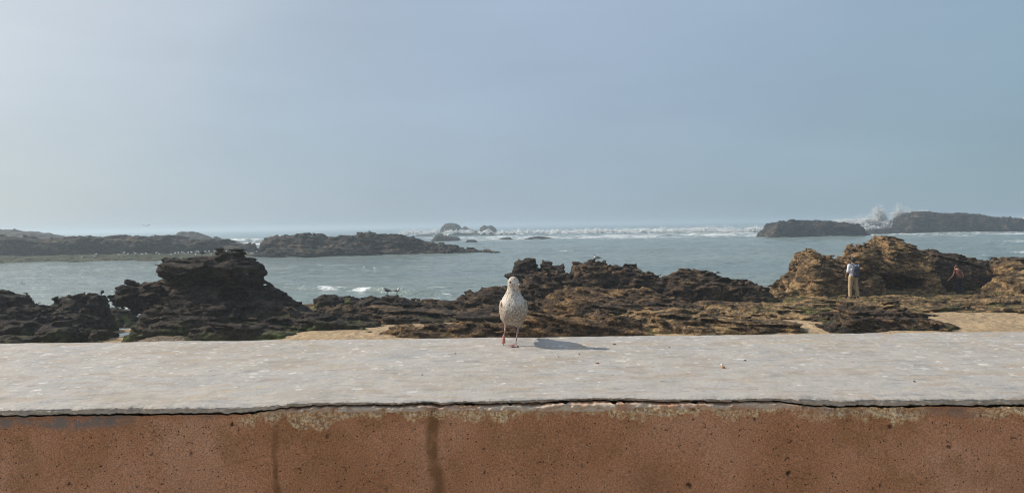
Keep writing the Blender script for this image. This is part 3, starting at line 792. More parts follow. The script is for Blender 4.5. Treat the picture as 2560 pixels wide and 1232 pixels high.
# ---- right of the picture
rock('rock_outcrop', 'pitted tan rock cone at the left end of the right-hand ridge', 'rock', M_right,
    ridges=[dict(p=[(1880, 748), (1920, 724), (1958, 708), (1976, 692), (1986, 668), (2000, 642), (2013, 628), (2034, 631), (2044, 646), (2066, 640), (2082, 652), (2095, 664)], Y=35.2, tf=2.0, tb=1.5, zb=.3, q=2.6)],
    cuts=[(1995, 722, 33.2, 20, 8, .5)], vs=.053, A=.48, seed=37, crag=1.3)
rock('rock_outcrop', 'low saddle of rock left of the man with the backpack', 'rock', M_right,
    ridges=[dict(p=[(2070, 675), (2085, 656), (2110, 650), (2135, 652), (2160, 660)], Y=34.8, tf=1.4, tb=1.4, zb=.4, q=3),
            dict(p=[(2020, 725), (2050, 705), (2100, 700), (2160, 702), (2200, 712)], Y=33.8, tf=.7, tb=1.2, zb=.5, q=3)],
    vs=.053, A=.45, seed=38, crag=1.2)
rock('rock_outcrop', 'highest tan crag with tilted layers above a dark hollow', 'rock', M_right,
    ridges=[dict(p=[(2122, 665), (2130, 634), (2140, 626), (2184, 629), (2190, 602), (2200, 598), (2222, 602), (2246, 614), (2266, 624), (2288, 640), (2304, 662)], Y=35.6, tf=1.8, tb=1.4, zb=.4, q=3.2)], k=.12,
    lumps=[(2158, 650, 34.2, 32, 20, .8, 3), (2150, 700, 34.4, 46, 22, .7, 3)],
    cuts=[(2250, 712, 33.6, 72, 26, 1.6), (2225, 668, 33.4, 34, 6, .6)], vs=.053, A=.46, seed=39, strata=1.0, dip=(.35, .1))
rock('rock_outcrop', 'dark smooth-backed rock right of the highest crag', 'rock', M_mid,
    ridges=[dict(p=[(2262, 660), (2290, 638), (2306, 630), (2340, 630), (2375, 640), (2410, 647), (2450, 658), (2475, 672)], Y=36.6, tf=1.8, tb=1.6, zb=.5, q=2.4)],
    vs=.064, A=.40, seed=40, dip=(.3, 0), strata=1.17)
rock('rock_outcrop', 'tan rock face with a small cave behind the person in the dark vest', 'rock', M_right,
    ridges=[dict(p=[(2318, 720), (2330, 690), (2348, 672), (2390, 668), (2440, 672), (2480, 668), (2520, 672), (2560, 690)], Y=36.2, tf=1.2, tb=1.4, zb=.4, q=4)],
    cuts=[(2352, 718, 34.8, 28, 15, 1.)], vs=.053, A=.45, seed=41, crag=1.2)
rock('rock_outcrop', 'brown skyline rocks running off the right edge', 'rock', M_mid,
    ridges=[dict(p=[(2445, 672), (2462, 657), (2480, 652), (2505, 649), (2560, 650), (2640, 648), (2760, 660)], Y=37.5, tf=1.6, tb=1.5, zb=.4, q=3)],
    vs=.064, A=.42, seed=42, strata=1.17)
rock('rock_outcrop', 'big pale tan bulging rock at the right edge', 'rock', M_right,
    ridges=[dict(p=[(2470, 745), (2500, 715), (2520, 692), (2545, 684), (2600, 680), (2700, 684), (2780, 700)], Y=33., tf=2.0, tb=2., zb=.5, q=2)],
    lumps=[(2520, 672, 35, 26, 12, .7, 2.4)], vs=.064, A=.42, seed=43, crag=.8)
platform = rock('rock_platform', 'flat layered rock platform the two people stand on', 'rock', M_right,
    ridges=[dict(p=[(px, py_at(px, 32.2, z)) for px, z in ((1880, .95), (1960, 1.08), (2060, 1.14), (2200, 1.15), (2330, 1.10), (2450, 1.08), (2560, 1.10), (2780, 1.1))], Y=33.4, tf=2.6, tb=3.2, zb=.3, q=9)],
    vs=.064, A=.20, seed=44, strata=1.70, crag=1.2)
rock('rock_outcrop', 'stepped tan ledges in front of the platform, left of the split boulder', 'rock', M_right,
    ridges=[dict(p=[(1860, 795), (1900, 778), (1980, 768), (2080, 762), (2180, 764), (2240, 775)], Y=29.6, tf=1.3, tb=1.4, zb=.5, q=2.6),
            dict(p=[(1850, 812), (1920, 792), (1990, 790), (2060, 800), (2110, 815)], Y=26.8, tf=1., tb=1.4, zb=.6, q=2.4)],
    vs=.053, A=.42, seed=45, strata=1.70, crag=.85)
rock('rock_outcrop', 'long tilted tan strata running to the right edge, upper step', 'rock', M_right,
    ridges=[dict(p=[(2180, 785), (2250, 772), (2330, 764), (2450, 757), (2560, 752), (2780, 748)], Y=29.6, tf=1.0, tb=1.6, zb=.5, q=4)],
    vs=.053, A=.36, seed=46, strata=1.70, dip=(-.08, .12), crag=.85)
rock('rock_outcrop', 'long tilted tan strata above the sand patch, lower step', 'rock', M_right,
    ridges=[dict(p=[(2240, 815), (2300, 798), (2380, 788), (2480, 779), (2560, 776), (2780, 770)], Y=27.4, tf=.9, tb=1.5, zb=.6, q=4)],
    vs=.053, A=.36, seed=47, strata=1.70, dip=(-.08, .12), crag=.85)
rock('boulder', 'split tan boulder with a dark overhang near the right sand patch', 'rock', M_right,
    ridges=[dict(p=[(2060, 822), (2080, 800), (2110, 782), (2150, 769), (2200, 761), (2234, 765), (2252, 782), (2268, 806), (2290, 822)], Y=26.2, tf=1.2, tb=1.2, zb=.6, q=2.2)],
    cuts=[(2215, 808, 24.9, 44, 17, .8)], vs=.045, A=.40, seed=48, strata=1.17, dip=(-.3, .2))
rock('rock_outcrop', 'low mossy green rocks beside the right sand patch', 'rock', M_left,
    ridges=[dict(p=[(2066, 836), (2090, 822), (2140, 816), (2230, 822), (2290, 816), (2335, 811), (2360, 822), (2372, 832)], Y=23.6, tf=.6, tb=.8, zb=.8, q=2.2)],
    vs=.045, A=.38, seed=49)

# ---- reefs and islets offshore
reef_flat = rock('reef', 'green flat shelf of the left reef dotted with white gulls', 'reef', M_reef,
    ridges=[dict(p=[(px, py_at(px, 118, .75)) for px in (-160, 0, 200, 350, 500, 640, 720)], Y=(116, 124), tf=7, tb=9, zb=-.5, q=3)],
    vs=.22, A=.14, s=3, seed=60, zlo=-.3, strata=1.04)
rock('islet', 'long flat-topped dark reef cliff on the left', 'islet', M_islet,
    ridges=[dict(p=[(-200, 590), (-80, 592), (0, 592), (29, 593), (58, 596), (96, 596), (117, 600), (152, 601), (164, 596), (205, 594), (248, 593), (280, 593), (321, 594), (350, 596), (372, 590), (391, 588), (421, 589), (432, 600), (497, 601), (535, 602), (549, 600), (555, 611), (590, 614), (602, 613), (620, 626)], Y=(126, 132), tf=3.2, tb=9, zb=.2, q=3.5)],
    vs=.24, A=.42, s=2.6, seed=61, strata=1.17)
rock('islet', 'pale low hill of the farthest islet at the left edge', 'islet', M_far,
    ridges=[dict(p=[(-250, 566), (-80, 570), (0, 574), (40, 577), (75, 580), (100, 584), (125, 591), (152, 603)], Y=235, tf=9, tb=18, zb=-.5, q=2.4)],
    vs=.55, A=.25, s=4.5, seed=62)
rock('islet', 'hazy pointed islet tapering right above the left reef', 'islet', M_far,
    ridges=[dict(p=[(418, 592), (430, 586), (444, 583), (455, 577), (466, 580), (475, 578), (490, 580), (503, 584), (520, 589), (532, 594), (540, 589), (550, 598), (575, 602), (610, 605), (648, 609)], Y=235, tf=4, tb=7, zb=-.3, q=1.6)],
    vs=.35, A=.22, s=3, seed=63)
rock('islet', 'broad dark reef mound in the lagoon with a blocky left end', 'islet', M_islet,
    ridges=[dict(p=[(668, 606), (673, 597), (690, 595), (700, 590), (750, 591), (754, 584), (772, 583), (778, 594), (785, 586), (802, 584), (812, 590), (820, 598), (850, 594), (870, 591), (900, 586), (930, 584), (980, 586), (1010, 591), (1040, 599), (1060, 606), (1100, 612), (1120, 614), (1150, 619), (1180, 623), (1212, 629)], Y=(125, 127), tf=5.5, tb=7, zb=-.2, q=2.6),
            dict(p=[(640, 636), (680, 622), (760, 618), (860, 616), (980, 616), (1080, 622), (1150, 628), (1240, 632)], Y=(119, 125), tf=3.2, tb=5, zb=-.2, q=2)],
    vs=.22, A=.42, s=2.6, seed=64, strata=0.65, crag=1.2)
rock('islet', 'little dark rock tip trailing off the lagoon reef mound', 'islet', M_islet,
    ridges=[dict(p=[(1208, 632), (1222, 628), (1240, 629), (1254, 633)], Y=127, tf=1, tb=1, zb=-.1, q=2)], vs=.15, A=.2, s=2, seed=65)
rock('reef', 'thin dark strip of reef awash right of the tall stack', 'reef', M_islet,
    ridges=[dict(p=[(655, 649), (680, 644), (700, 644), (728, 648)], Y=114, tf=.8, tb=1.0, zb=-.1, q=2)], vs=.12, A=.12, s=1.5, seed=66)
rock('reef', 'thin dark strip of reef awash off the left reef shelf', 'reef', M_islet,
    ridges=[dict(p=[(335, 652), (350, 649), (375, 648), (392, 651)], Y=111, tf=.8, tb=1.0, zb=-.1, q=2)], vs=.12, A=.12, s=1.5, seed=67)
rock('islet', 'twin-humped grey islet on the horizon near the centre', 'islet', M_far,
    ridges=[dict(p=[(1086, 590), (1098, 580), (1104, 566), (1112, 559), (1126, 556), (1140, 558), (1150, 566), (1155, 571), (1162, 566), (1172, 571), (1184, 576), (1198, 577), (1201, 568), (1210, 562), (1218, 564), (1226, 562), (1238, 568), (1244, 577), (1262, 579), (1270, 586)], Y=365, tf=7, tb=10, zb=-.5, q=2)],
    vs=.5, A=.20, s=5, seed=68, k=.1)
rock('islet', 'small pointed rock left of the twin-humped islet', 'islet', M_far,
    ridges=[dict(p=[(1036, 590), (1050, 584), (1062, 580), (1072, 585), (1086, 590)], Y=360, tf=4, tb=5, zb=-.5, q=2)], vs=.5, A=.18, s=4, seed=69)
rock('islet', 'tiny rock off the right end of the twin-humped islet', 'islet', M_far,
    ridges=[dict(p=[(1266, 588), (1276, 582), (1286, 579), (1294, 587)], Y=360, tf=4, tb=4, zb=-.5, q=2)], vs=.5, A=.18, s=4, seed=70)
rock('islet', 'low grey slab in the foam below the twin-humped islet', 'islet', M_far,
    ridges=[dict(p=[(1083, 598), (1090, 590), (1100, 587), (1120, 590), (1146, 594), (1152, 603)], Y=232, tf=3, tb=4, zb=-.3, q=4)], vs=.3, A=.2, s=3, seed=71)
rock('reef', 'square dark rock block in the lagoon below the twin humps', 'reef', M_islet,
    ridges=[dict(p=[(1164, 606), (1168, 599), (1190, 599), (1193, 606)], Y=203, tf=1.4, tb=2, zb=-.2, q=5)], vs=.2, A=.12, s=2, seed=72)
rock('reef', 'low dark rock in the surf right of the square block', 'reef', M_islet,
    ridges=[dict(p=[(1240, 601), (1254, 595), (1275, 594), (1284, 600)], Y=232, tf=1.5, tb=2, zb=-.2, q=2.5)], vs=.25, A=.15, s=2, seed=73)
LOW = [((1308, 597), (1345, 590), (1380, 594), (1402, 599), 236), ((1455, 602), (1490, 598), (1530, 599), (1572, 603), 214),
       ((1660, 589), (1672, 586), (1688, 589), (1694, 591), 250), ((1762, 597), (1800, 593), (1880, 592), (1935, 597), 214),
       ((1570, 600), (1600, 596), (1640, 597), (1665, 600), 215), ((1790, 590), (1806, 587), (1822, 589), (1830, 591), 245)]
LOWL = ['long low reef in front of the surf, nearest the twin-humped islet', 'thin wide reef strip in the lagoon near the picture centre', 'small dark rock alone in the white surf',
        'low reef strip at the left foot of the right-hand islet', 'faint reef strip between two longer ones below the surf', 'tiny rock in the white surf left of the right-hand islet']
for (a, b, c, d, Yd), lb in zip(LOW, LOWL):
    rock('reef', lb, 'reef', M_islet, ridges=[dict(p=[a, b, c, d], Y=Yd, tf=1.5, tb=2, zb=-.2, q=2.2)], vs=.25, A=.14, s=2, seed=80+int(a[0]) % 13, group='low reefs awash in the surf')
rock('islet', 'flat-topped dark islet left of the spray plume', 'islet', M_islet,
    ridges=[dict(p=[(1912, 596), (1922, 574), (1930, 560), (1947, 555), (1969, 553), (1994, 553), (2022, 554), (2033, 551), (2061, 553), (2088, 557), (2113, 559), (2141, 559), (2150, 565), (2156, 582), (2176, 590)], Y=203, tf=4, tb=8, zb=-.3, q=4.5)],
    vs=.28, A=.42, s=2.6, seed=90, strata=0.91)
rock('islet', 'largest flat-topped islet with pale layers at the right', 'islet', M_islet,
    ridges=[dict(p=[(2150, 582), (2170, 577), (2210, 573), (2236, 570), (2250, 566), (2258, 548), (2274, 534), (2305, 531), (2349, 536), (2402, 533), (2446, 537), (2477, 545), (2515, 545), (2543, 545), (2552, 553), (2562, 566), (2600, 574), (2640, 580)], Y=238, tf=6, tb=12, zb=-.3, q=3.2)],
    vs=.31, A=.42, s=2.8, seed=91, strata=1.69, dip=(.12, .1))
# ------------------------------------------------------------------ sea wall
WT = 3.733                                     # height of the coping
WS = -.022                                     # slight yaw of the wall
def y_near(x): return 2.845 + WS*x
def y_far(x): return 4.50 + WS*x*1.3
def wx():
    return np.concatenate([-np.geomspace(3.0, 16, 30)[::-1][:-1], np.linspace(-3.0, 3.0, 1150), np.geomspace(3.0, 16, 30)[1:]])
xw = wx()
def edge_off(x):                               # broken outline of the near edge, metres
    e = .010*perlin(x/.6, 0*x, 0*x, 201)+.007*perlin(x/.13, 0*x, 0*x, 202)+.004*perlin(x/.035, 0*x, 0*x, 203)+.002*perlin(x/.012, 0*x, 0*x, 2031)
    chip = np.clip(perlin(x/.22, 0*x+5, 0*x, 204)-.25, 0, 1)*.035
    return e - chip*np.clip(perlin(x/.05, 0*x+5, 0*x, 205)+.8, 0, 1)
eo = edge_off(xw)
px_x = lambda px, y=2.85: (px-1280)/F_PX*y
# slab thickness in view: about 2 cm at the left, thin and undercut in the middle
mid = np.clip((xw-px_x(620))/.15, 0, 1)*np.clip((px_x(2080)-xw)/.3, 0, 1)
th = .022-.011*mid+.006*perlin(xw/.15, 0*xw, 0*xw, 210)+.004*perlin(xw/.03, 0*xw, 0*xw, 2101)+.002*perlin(xw/.012, 0*xw, 0*xw, 2102)
th = np.maximum(th, .005)
und = mid*.03+.004
us = np.concatenate([np.linspace(1, .05, 40), np.linspace(.045, 0, 14)])
rows = []; edg = []
eo = eo-.050*np.exp(-((xw-px_x(1460))/.26)**2)
yn = y_near(xw)-eo; yf = y_far(xw)+.008*perlin(xw/.5, 0*xw+2, 0*xw, 206)
rows.append((yf, WT-.16+0*xw, 0)); rows.append((yf+.0, WT-.012+0*xw, 0))
for u in us:
    y = yn+(yf-yn)*u
    z = WT + .0035*perlin(xw/.45, y/.45, 0*xw, 207) + .0022*perlin(xw/.09, y/.06, 0*xw, 208)
    z = z + mid*.010*np.exp(-((y-yn)/.10)**2) - .004*np.exp(-((y-yn)/.012)**2)
    rows.append((y, z, 0))
zt = rows[-1][1]
rows.append((yn-.002, zt-.003, .25))
for k in range(1, 7):
    f = k/6
    n = .007*perlin(xw/.05, 0*xw+f*3, 0*xw, 211)+.005*perlin(xw/.014, 0*xw+f*5, 0*xw, 212)
    rows.append((yn-.003+und*.25*f+n, zt-th*f, .9))
rows.append((yn+und+.006+.024*mid, zt-th-.001, 1)); rows.append((yn+.10, zt-th-.004, 1))
V = np.stack([np.stack([xw, r[0], r[1]], -1) for r in rows], 0)
E = np.stack([np.full_like(xw, r[2]) for r in rows], 0)
nr, nc = V.shape[:2]
ii = np.arange(nr*nc).reshape(nr, nc)
F = np.stack([ii[:-1, :-1], ii[1:, :-1], ii[1:, 1:], ii[:-1, 1:]], -1).reshape(-1, 4)
me = mesh_np('coping', V.reshape(-1, 3), F)
attr(me, 'edge', E.ravel())
sea_wall = link('sea_wall', None, label='thick brown rendered sea wall with a pale worn coping, across the foreground', cat='wall', loc=(0, 3.6, 0))
def under(o, par):
    o.parent = par; o.matrix_parent_inverse = par.matrix_world.inverted() if False else Matrix.Translation(-Vector(par.location)); return o
coping = under(link('coping', me, M_cap), sea_wall)

# front face, finely modelled near the top
zs = np.concatenate([np.concatenate([np.linspace(-.006, -.11, 38, endpoint=False), np.linspace(-.11, -.36, 42)]), np.linspace(-.37, -2.0, 14)])
xv, zv = np.meshgrid(xw, zs, indexing='ij')
ztop = (zt-th)[:, None]
Zf = ztop+zv
def ns(a, b, sd): return perlin(xv/a, zv/b, 0*xv, sd)
midc = mid[:, None]
ledge_h = .014+.012*ns(.35, 1., 221)+.008*ns(.05, 1., 2211)+.004*ns(.015, 1., 2212)+.01*np.exp(-((xv-px_x(1480))/.22)**2)
inledge = midc*np.clip((.012+ledge_h+zv)/.004, 0, 1)
gap = midc*np.clip((.009+.006*ns(.12, 1, 222)+.004*ns(.03, 1, 2221)+zv)/.003, 0, 1)
crust_d = .060+.055*ns(.30, 9, 223)+.035*ns(.07, 9, 224)+.02*ns(.02, .05, 2241)
crust_w = np.clip((crust_d+zv)/.02, 0, 1)*np.clip((xv-px_x(560))/.1, 0, 1)
loose = np.clip(.5+1.6*ns(.25, 9, 225), .0, 1)
crust = crust_w*np.where(xv > px_x(2100), loose*.9, .35+.65*loose)*(1-inledge)
yfz = (y_near(xw)[:, None]+.004+.022*np.exp(-((xv-px_x(1460))/.26)**2)) + .004*ns(.35, .3, 226)+.0018*ns(.07, .06, 227)+.0009*ns(.022, .02, 228)
yfz = yfz - crust*(.010+.016*ns(.05, .03, 229)+.013*ns(.020, .016, 230)+.006*ns(.011, .009, 262)) - inledge*(.012+.008*ns(.12, .03, 231)+.006*ns(.03, .02, 2311)+.004*ns(.012, .008, 2312)) + gap*.05
yfz = yfz + np.clip(ns(.11, .07, 240)-.35, 0, 1)*.02*crust_w
ridge_c = np.clip((.02+zv)/.02, 0, 1)*(1-midc); yfz = yfz - ridge_c*(.015+.004*ns(.06, .02, 260)+.003*ns(.02, .01, 261))
hole = np.zeros_like(xv)
HR = np.random.default_rng(5)
hl = [(px_x(1123*.5), -.050, .006), (px_x(455), -.155, .006), (px_x(1880), -.068, .008), (px_x(2215), -.082, .008), (px_x(1962), -.27, .010), (px_x(2360), -.16, .009), (px_x(1715), -.32, .012), (px_x(803), -.12, .008), (px_x(140), -.275, .008), (px_x(560), -.045, .007), (px_x(2190), -.3, .006)]
hl += [(HR.uniform(-3, 3), -HR.uniform(.06, .5), HR.uniform(.0025, .005)) for _ in range(90)]
for hx, hz_, hr in hl:
    m = (np.abs(xv-hx) < hr*3) & (np.abs(zv-hz_) < hr*3)
    d2 = ((xv[m]-hx)/hr)**2+((zv[m]-hz_)/(hr*.85))**2 + 1.6*perlin(xv[m]/hr*.9, zv[m]/hr*.9, 0*xv[m], 250)
    hole[m] = np.maximum(hole[m], np.clip(1.3-d2, 0, 1)*.85)
    yfz[m] += .9*hr*np.exp(-d2)
yfz = yfz + np.clip((-.40-zv)/1.6, 0, 1)*(-.04)
Vf = np.stack([xv, yfz, Zf], -1)
nr, nc = xv.shape
ii = np.arange(nr*nc).reshape(nr, nc)
F = np.stack([ii[:-1, :-1], ii[:-1, 1:], ii[1:, 1:], ii[1:, :-1]], -1).reshape(-1, 4)[:, ::-1]
me = mesh_np('wall_face', Vf.reshape(-1, 3), F)
damp = np.zeros_like(xv)
for px, w, s0, s1 in ((1072, .022, 1., 1), (668, .010, .3, 1)):
    xc = px_x(px)+.012*ns(.5, .12, 233)+np.clip(-zv, 0, .6)*.03
    ww = w*(1+.45*ns(1., .09, 234))*(1+np.clip(-zv-.1, 0, .3)*1.2)
    damp = np.maximum(damp, np.clip(1.7-1.3*np.abs(xv-xc)/ww, 0, 1)*np.clip(s0+(-zv)*3, 0, s1)*(.95+.5*ns(.03, .05, 235)))
damp = np.maximum(damp, .45*np.clip(ns(.5, .35, 236)-.15, 0, 1)*2*np.clip((-zv-.12)/.2, 0, 1))
damp = np.maximum(damp, .5*np.exp(-((xv-px_x(1620))/.10)**2-((zv+.33)/.12)**2))
# fine hairline stain arching to the thin streak
arc = np.abs(zv-(-.175-.9*(xv-px_x(665))**2)); damp = np.maximum(damp, .5*np.clip(1-arc/.004, 0, 1)*((xv < px_x(665)) & (xv > px_x(520))))
grey = np.clip((.045+.04*ns(.3, 9, 237)+zv)/.03, 0, 1)*np.clip(.35+1.2*ns(.28, .2, 238), 0, 1)
grey = np.maximum(grey, np.clip((px_x(330)-xv)/.1, 0, 1)*np.clip((.06+.03*ns(.2, 9, 239)+zv)/.02, 0, 1))
grey = np.maximum(grey, .7*np.clip((.012+zv)/.01, 0, 1)*(1-midc))
attr(me, 'damp', np.clip(damp, 0, 1).ravel()); attr(me, 'grey', np.clip(grey*(1-inledge), 0, 1).ravel())
attr(me, 'crust', crust.ravel()); attr(me, 'pale', (inledge*(1-gap)*np.clip(.8+.9*ns(.09, .02, 241), 0, 1)).ravel()); attr(me, 'hole', np.clip(hole, 0, 1).ravel())
under(link('wall_face', me, M_wall), sea_wall)
# seaward face and body below the coping
bm = bmesh.new(); bmesh.ops.create_cube(bm, size=1)
for v in bm.verts:
    x = v.co.x*32; y = (3.1 if v.co.y < 0 else 4.46)
    v.co = Vector((x, y+WS*x*1.1, WT-.03 if v.co.z > 0 else .4))
me = bpy.data.meshes.new('wall_core'); bm.to_mesh(me)
under(link('wall_core', me, plain('rough_masonry', (.30, .22, .15), .9, .3, 3, .02)), sea_wall)
# promenade paving on the camera's side
t = NT('promenade_paving'); p = t.geo.outputs['Position']
t.set(Base_Color=t.mix(t.noise(p, 3, 5), (.36, .30, .24), (.46, .40, .33)), Roughness=.85, Normal=t.bump(t.noise(p, 30, 3), .01))
bm = bmesh.new(); bmesh.ops.create_cube(bm, size=1)
for v in bm.verts: v.co = Vector((v.co.x*60, -13.45+v.co.y*32.7, 2.5+v.co.z*.6))
me = bpy.data.meshes.new('promenade'); bm.to_mesh(me)
link('promenade', me, t.m, kind='structure', label='pale promenade paving on the near side of the wall')
# ------------------------------------------------------------------ birds and people
def xf(o, loc, rz=0, s=1.0):
    o.location = loc; o.rotation_euler = (0, 0, rz); o.scale = (s, s, s); return o
def ground(obs, x, y, z0=20):
    best = -9
    for o in obs:
        try:
            hit, loc, nrm, idx = o.ray_cast(Vector((x, y, z0)), Vector((0, 0, -1)))
        except Exception:
            continue
        if hit: best = max(best, loc.z)
    return best
bpy.context.view_layer.update()

def m_gull():
    t = NT('speckled_plumage'); p = t.tc.outputs['Object']
    base = t.mix(t.noise(p, 9, 3), (.52, .465, .40), (.66, .61, .55))
    z = t.xyz(p)[2]
    # density of brown flecks: sparse on head and breast centre, dense on belly and flanks
    dens = t.ramp(z, [(.10, .72), (.17, .82), (.215, .72), (.25, .44), (.29, .62), (.335, .56), (.36, .62)])
    belly = t.rng(t.noise(t.map(p, scale=(1, 1, .6)), 140, 3, .65, .8), 0, 1, 0, 1, False)
    fl = t.rng(t.math('SUBTRACT', t.math('ADD', belly, t.math('MULTIPLY', dens, .36)), .70), -.02, .10)
    dark = t.mix(t.noise(p, 30, 3), (.13, .085, .05), (.27, .18, .115))
    c = t.mix(t.math('MULTIPLY', fl, .85), base, dark)
    warm = t.rng(t.noise(p, 14, 3), .45, .7, 0, .35)
    c = t.mix(t.math('MULTIPLY', warm, t.rng(z, .26, .14)), c, (.30, .20, .13))
    return t.set(Base_Color=c, Roughness=.8, Normal=t.bump(belly, .003, .6))
def m_wing():
    t = NT('brown_wing_feathers'); p = t.tc.outputs['Object']
    v = t.noise(t.map(p, scale=(1, .6, 1)), 70, 3, .6, 1.0)
    c = t.mix(t.rng(v, .42, .56), (.09, .06, .04), (.50, .42, .33))
    return t.set(Base_Color=c, Roughness=.8)
MG, MW = m_gull(), m_wing()
M_billb = plain('greyish_bill', (.27, .22, .19), .45, .2, 60); M_patch = plain('dusky_feathers', (.13, .10, .08), .8, .3, 80); M_bill = plain('dark_bill', (.035, .030, .028), .4, .2, 60); M_eye = plain('dark_eye', (.010, .008, .006), .15)
M_leg = plain('pink_leg', (.34, .225, .195), .55, .2, 60); M_web = plain('pink_web', (.46, .20, .17), .5, .2, 60)
M_white = plain('white_plumage', (.75, .75, .73), .7, .08); M_grey = plain('grey_wings', (.20, .215, .23), .7, .2)
M_black = plain('black_plumage', (.02, .02, .022), .6); M_brownb = plain('brown_bird', (.20, .17, .14), .8, .3, 30)
M_redbill = plain('orange_bill', (.55, .16, .03), .4)

def part_field(name, lo, hi, vs, fn, mat, parent=None, **k):
    f = Field(lo, hi, vs); fn(f); return link(name, f.mesh(name), mat, parent=parent, **k)

def speckled_gull():
    root = link('gull', None, label='large speckled brown and white young gull walking on top of the wall', cat='gull')
    def body(f):
        # belly, breast, neck, crown as one surface; the back runs away from the camera
        f.ell((-.006, .055, .178), (.080, .128, .066), Matrix.Rotation(math.radians(-14), 3, 'X'), k=.03)
        f.ell((-.006, -.002, .190), (.078, .070, .076), None, k=.03)
        f.ell((-.007, -.010, .215), (.066, .062, .062), None, k=.04)
        f.ell((-.006, .150, .150), (.045, .09, .032), Matrix.Rotation(math.radians(-8), 3, 'X'), k=.05)
        f.caps((-.007, -.010, .245), (-.006, -.018, .315), .047, .032, k=.05)
        f.ell((-.005, -.018, .350), (.0325, .036, .034), Matrix.Rotation(math.radians(-37), 3, 'Z'), k=.02)
        f.ell((.004, -.030, .341), (.021, .022, .020), None, k=.02)
        f.caps((.010, -.036, .343), (.020, -.047, .338), .0155, .0105, k=.015)
        f.caps((-.052, .030, .150), (-.052, .028, .118), .022, .0085, k=.03)
        f.caps((.026, .020, .140), (.024, .010, .106), .022, .0085, k=.03)
        def fl(x, y, z): return .0016*perlin(x/.010, y/.010, z/.016, 300)+.0025*perlin(x/.03, y/.03, z/.04, 301)
        f.band(.012, fl)
    b = part_field('body', (-.13, -.12, .08), (.12, .29, .40), .0035, body, MG, root)
    for s in (-1, 1):
        def wing(f, s=s):
            f.ell((-.006+s*.071, .075, .195), (.017, .130, .045), Matrix.Rotation(math.radians(-17), 3, 'X'), k=.02)
            f.caps((-.006+s*.052, .17, .168), (-.006+s*.014, .335, .120), .020, .006, k=.03, sc=(.5, 1, 1))
            f.band(.01, lambda x, y, z: .002*perlin(x/.01, y/.03, z/.01, 310))
        part_field('wing', (-.14, -.09, .08), (.13, .37, .28), .004, wing, MW, root)
    part_field('tail', (-.08, .15, .08), (.08, .33, .18), .004, lambda f: (f.ell((-.006, .235, .130), (.035, .075, .010), Matrix.Rotation(math.radians(-12), 3, 'X')),), MW, root)
    # bill: turned to the bird's left, hooked tip
    def bill(f):
        f.caps((.012, -.038, .345), (.034, -.058, .3385), .0105, .0078, k=.006)
        f.caps((.014, -.040, .336), (.036, -.060, .3300), .0070, .0048, k=.004)
    bl = part_field('bill', (-.01, -.09, .31), (.07, -.02, .37), .0016, bill, M_billb, root)
    def tip(f):
        f.caps((.033, -.057, .3385), (.046, -.068, .3335), .0080, .0055, k=.006)
        f.caps((.046, -.068, .3335), (.0495, -.071, .3235), .0052, .0026, k=.004)
        f.caps((.034, -.058, .3300), (.043, -.065, .3270), .0052, .0036, k=.004)
    part_field('bill_tip', (.0, -.09, .31), (.07, -.03, .36), .0016, tip, M_bill, bl)
    for sd, (dx, dy) in ((1, (-.47, -.88)), (2, (.97, .22))):
        c_ = Vector((-.005, -.018, .352))+Vector((dx, dy, .05))*.0305
        part_field('eye_patch', c_-Vector((.016,)*3), c_+Vector((.016,)*3), .0015, lambda f: f.ell(tuple(c_), (.0105, .008, .0070)), M_patch, root)
    F_ = Vector((.62, -.785, 0)).normalized(); R_ = Vector((F_.y, -F_.x, 0))
    C = Vector((-.005, -.018, .352))
    for s in (1, -1):
        e = C + F_*.016 + R_*s*.0255 + Vector((0, 0, .002))
        e = C + (Vector((-.47, -.88, .05)) if s == 1 else Vector((.97, .22, .05)))*.0335
        o = part_field('eye', e-Vector((.008,)*3), e+Vector((.008,)*3), .001, lambda f: f.ell(tuple(e), (.0064,)*3), M_eye, root)
    # legs: left of picture lifted with a drooping web, right one bearing the weight
    def leg_stand(f):
        f.caps((.025, .014, .112), (.0175, -.002, .072), .0075, .0050, k=.004)
        f.ell((.0175, -.002, .072), (.0062, .007, .0075), k=.004)
        f.caps((.0175, -.002, .072), (.004, -.016, .008), .0040, .0034, k=.004)
    l = part_field('leg', (-.01, -.03, -.002), (.04, .03, .12), .0014, leg_stand, M_leg, root)
    bm = bmesh.new()
    def web(bm, o, tips, th=.0022):
        vs_ = [bm.verts.new(Vector(o)+Vector((0, 0, th)))] ; lo = [bm.verts.new(Vector(o)-Vector((0, 0, th)))]
        pts = []
        for i, tp in enumerate(tips):
            pts.append(Vector(tp))
            if i < len(tips)-1: pts.append((Vector(tp)+Vector(tips[i+1]))/2*.9+Vector(o)*.1)
        up = [bm.verts.new(q+Vector((0, 0, th*.6))) for q in pts]; dn = [bm.verts.new(q-Vector((0, 0, th*.6))) for q in pts]
        for i in range(len(pts)-1):
            bm.faces.new((vs_[0], up[i], up[i+1])); bm.faces.new((lo[0], dn[i+1], dn[i])); bm.faces.new((up[i], dn[i], dn[i+1], up[i+1]))
        bm.faces.new((vs_[0], lo[0], dn[0], up[0])); bm.faces.new((lo[0], vs_[0], up[-1], dn[-1]))
    web(bm, (.005, -.014, .004), [(-.038, -.030, .003), (-.022, -.060, .003), (.012, -.064, .003)])
    me = bpy.data.meshes.new('foot'); bm.to_mesh(me)
    ft = link('foot', me, M_web, parent=root)
    def toes(f):
        for tp in ((-.038, -.030, .004), (-.022, -.060, .004), (.012, -.064, .004)):
            f.caps((.005, -.014, .006), tp, .0040, .0026, k=.003)
        f.caps((.005, -.014, .008), (.012, .002, .004), .003, .002, k=.003)
    part_field('toe', (-.05, -.075, -.003), (.02, .01, .015), .0014, toes, M_leg, ft)
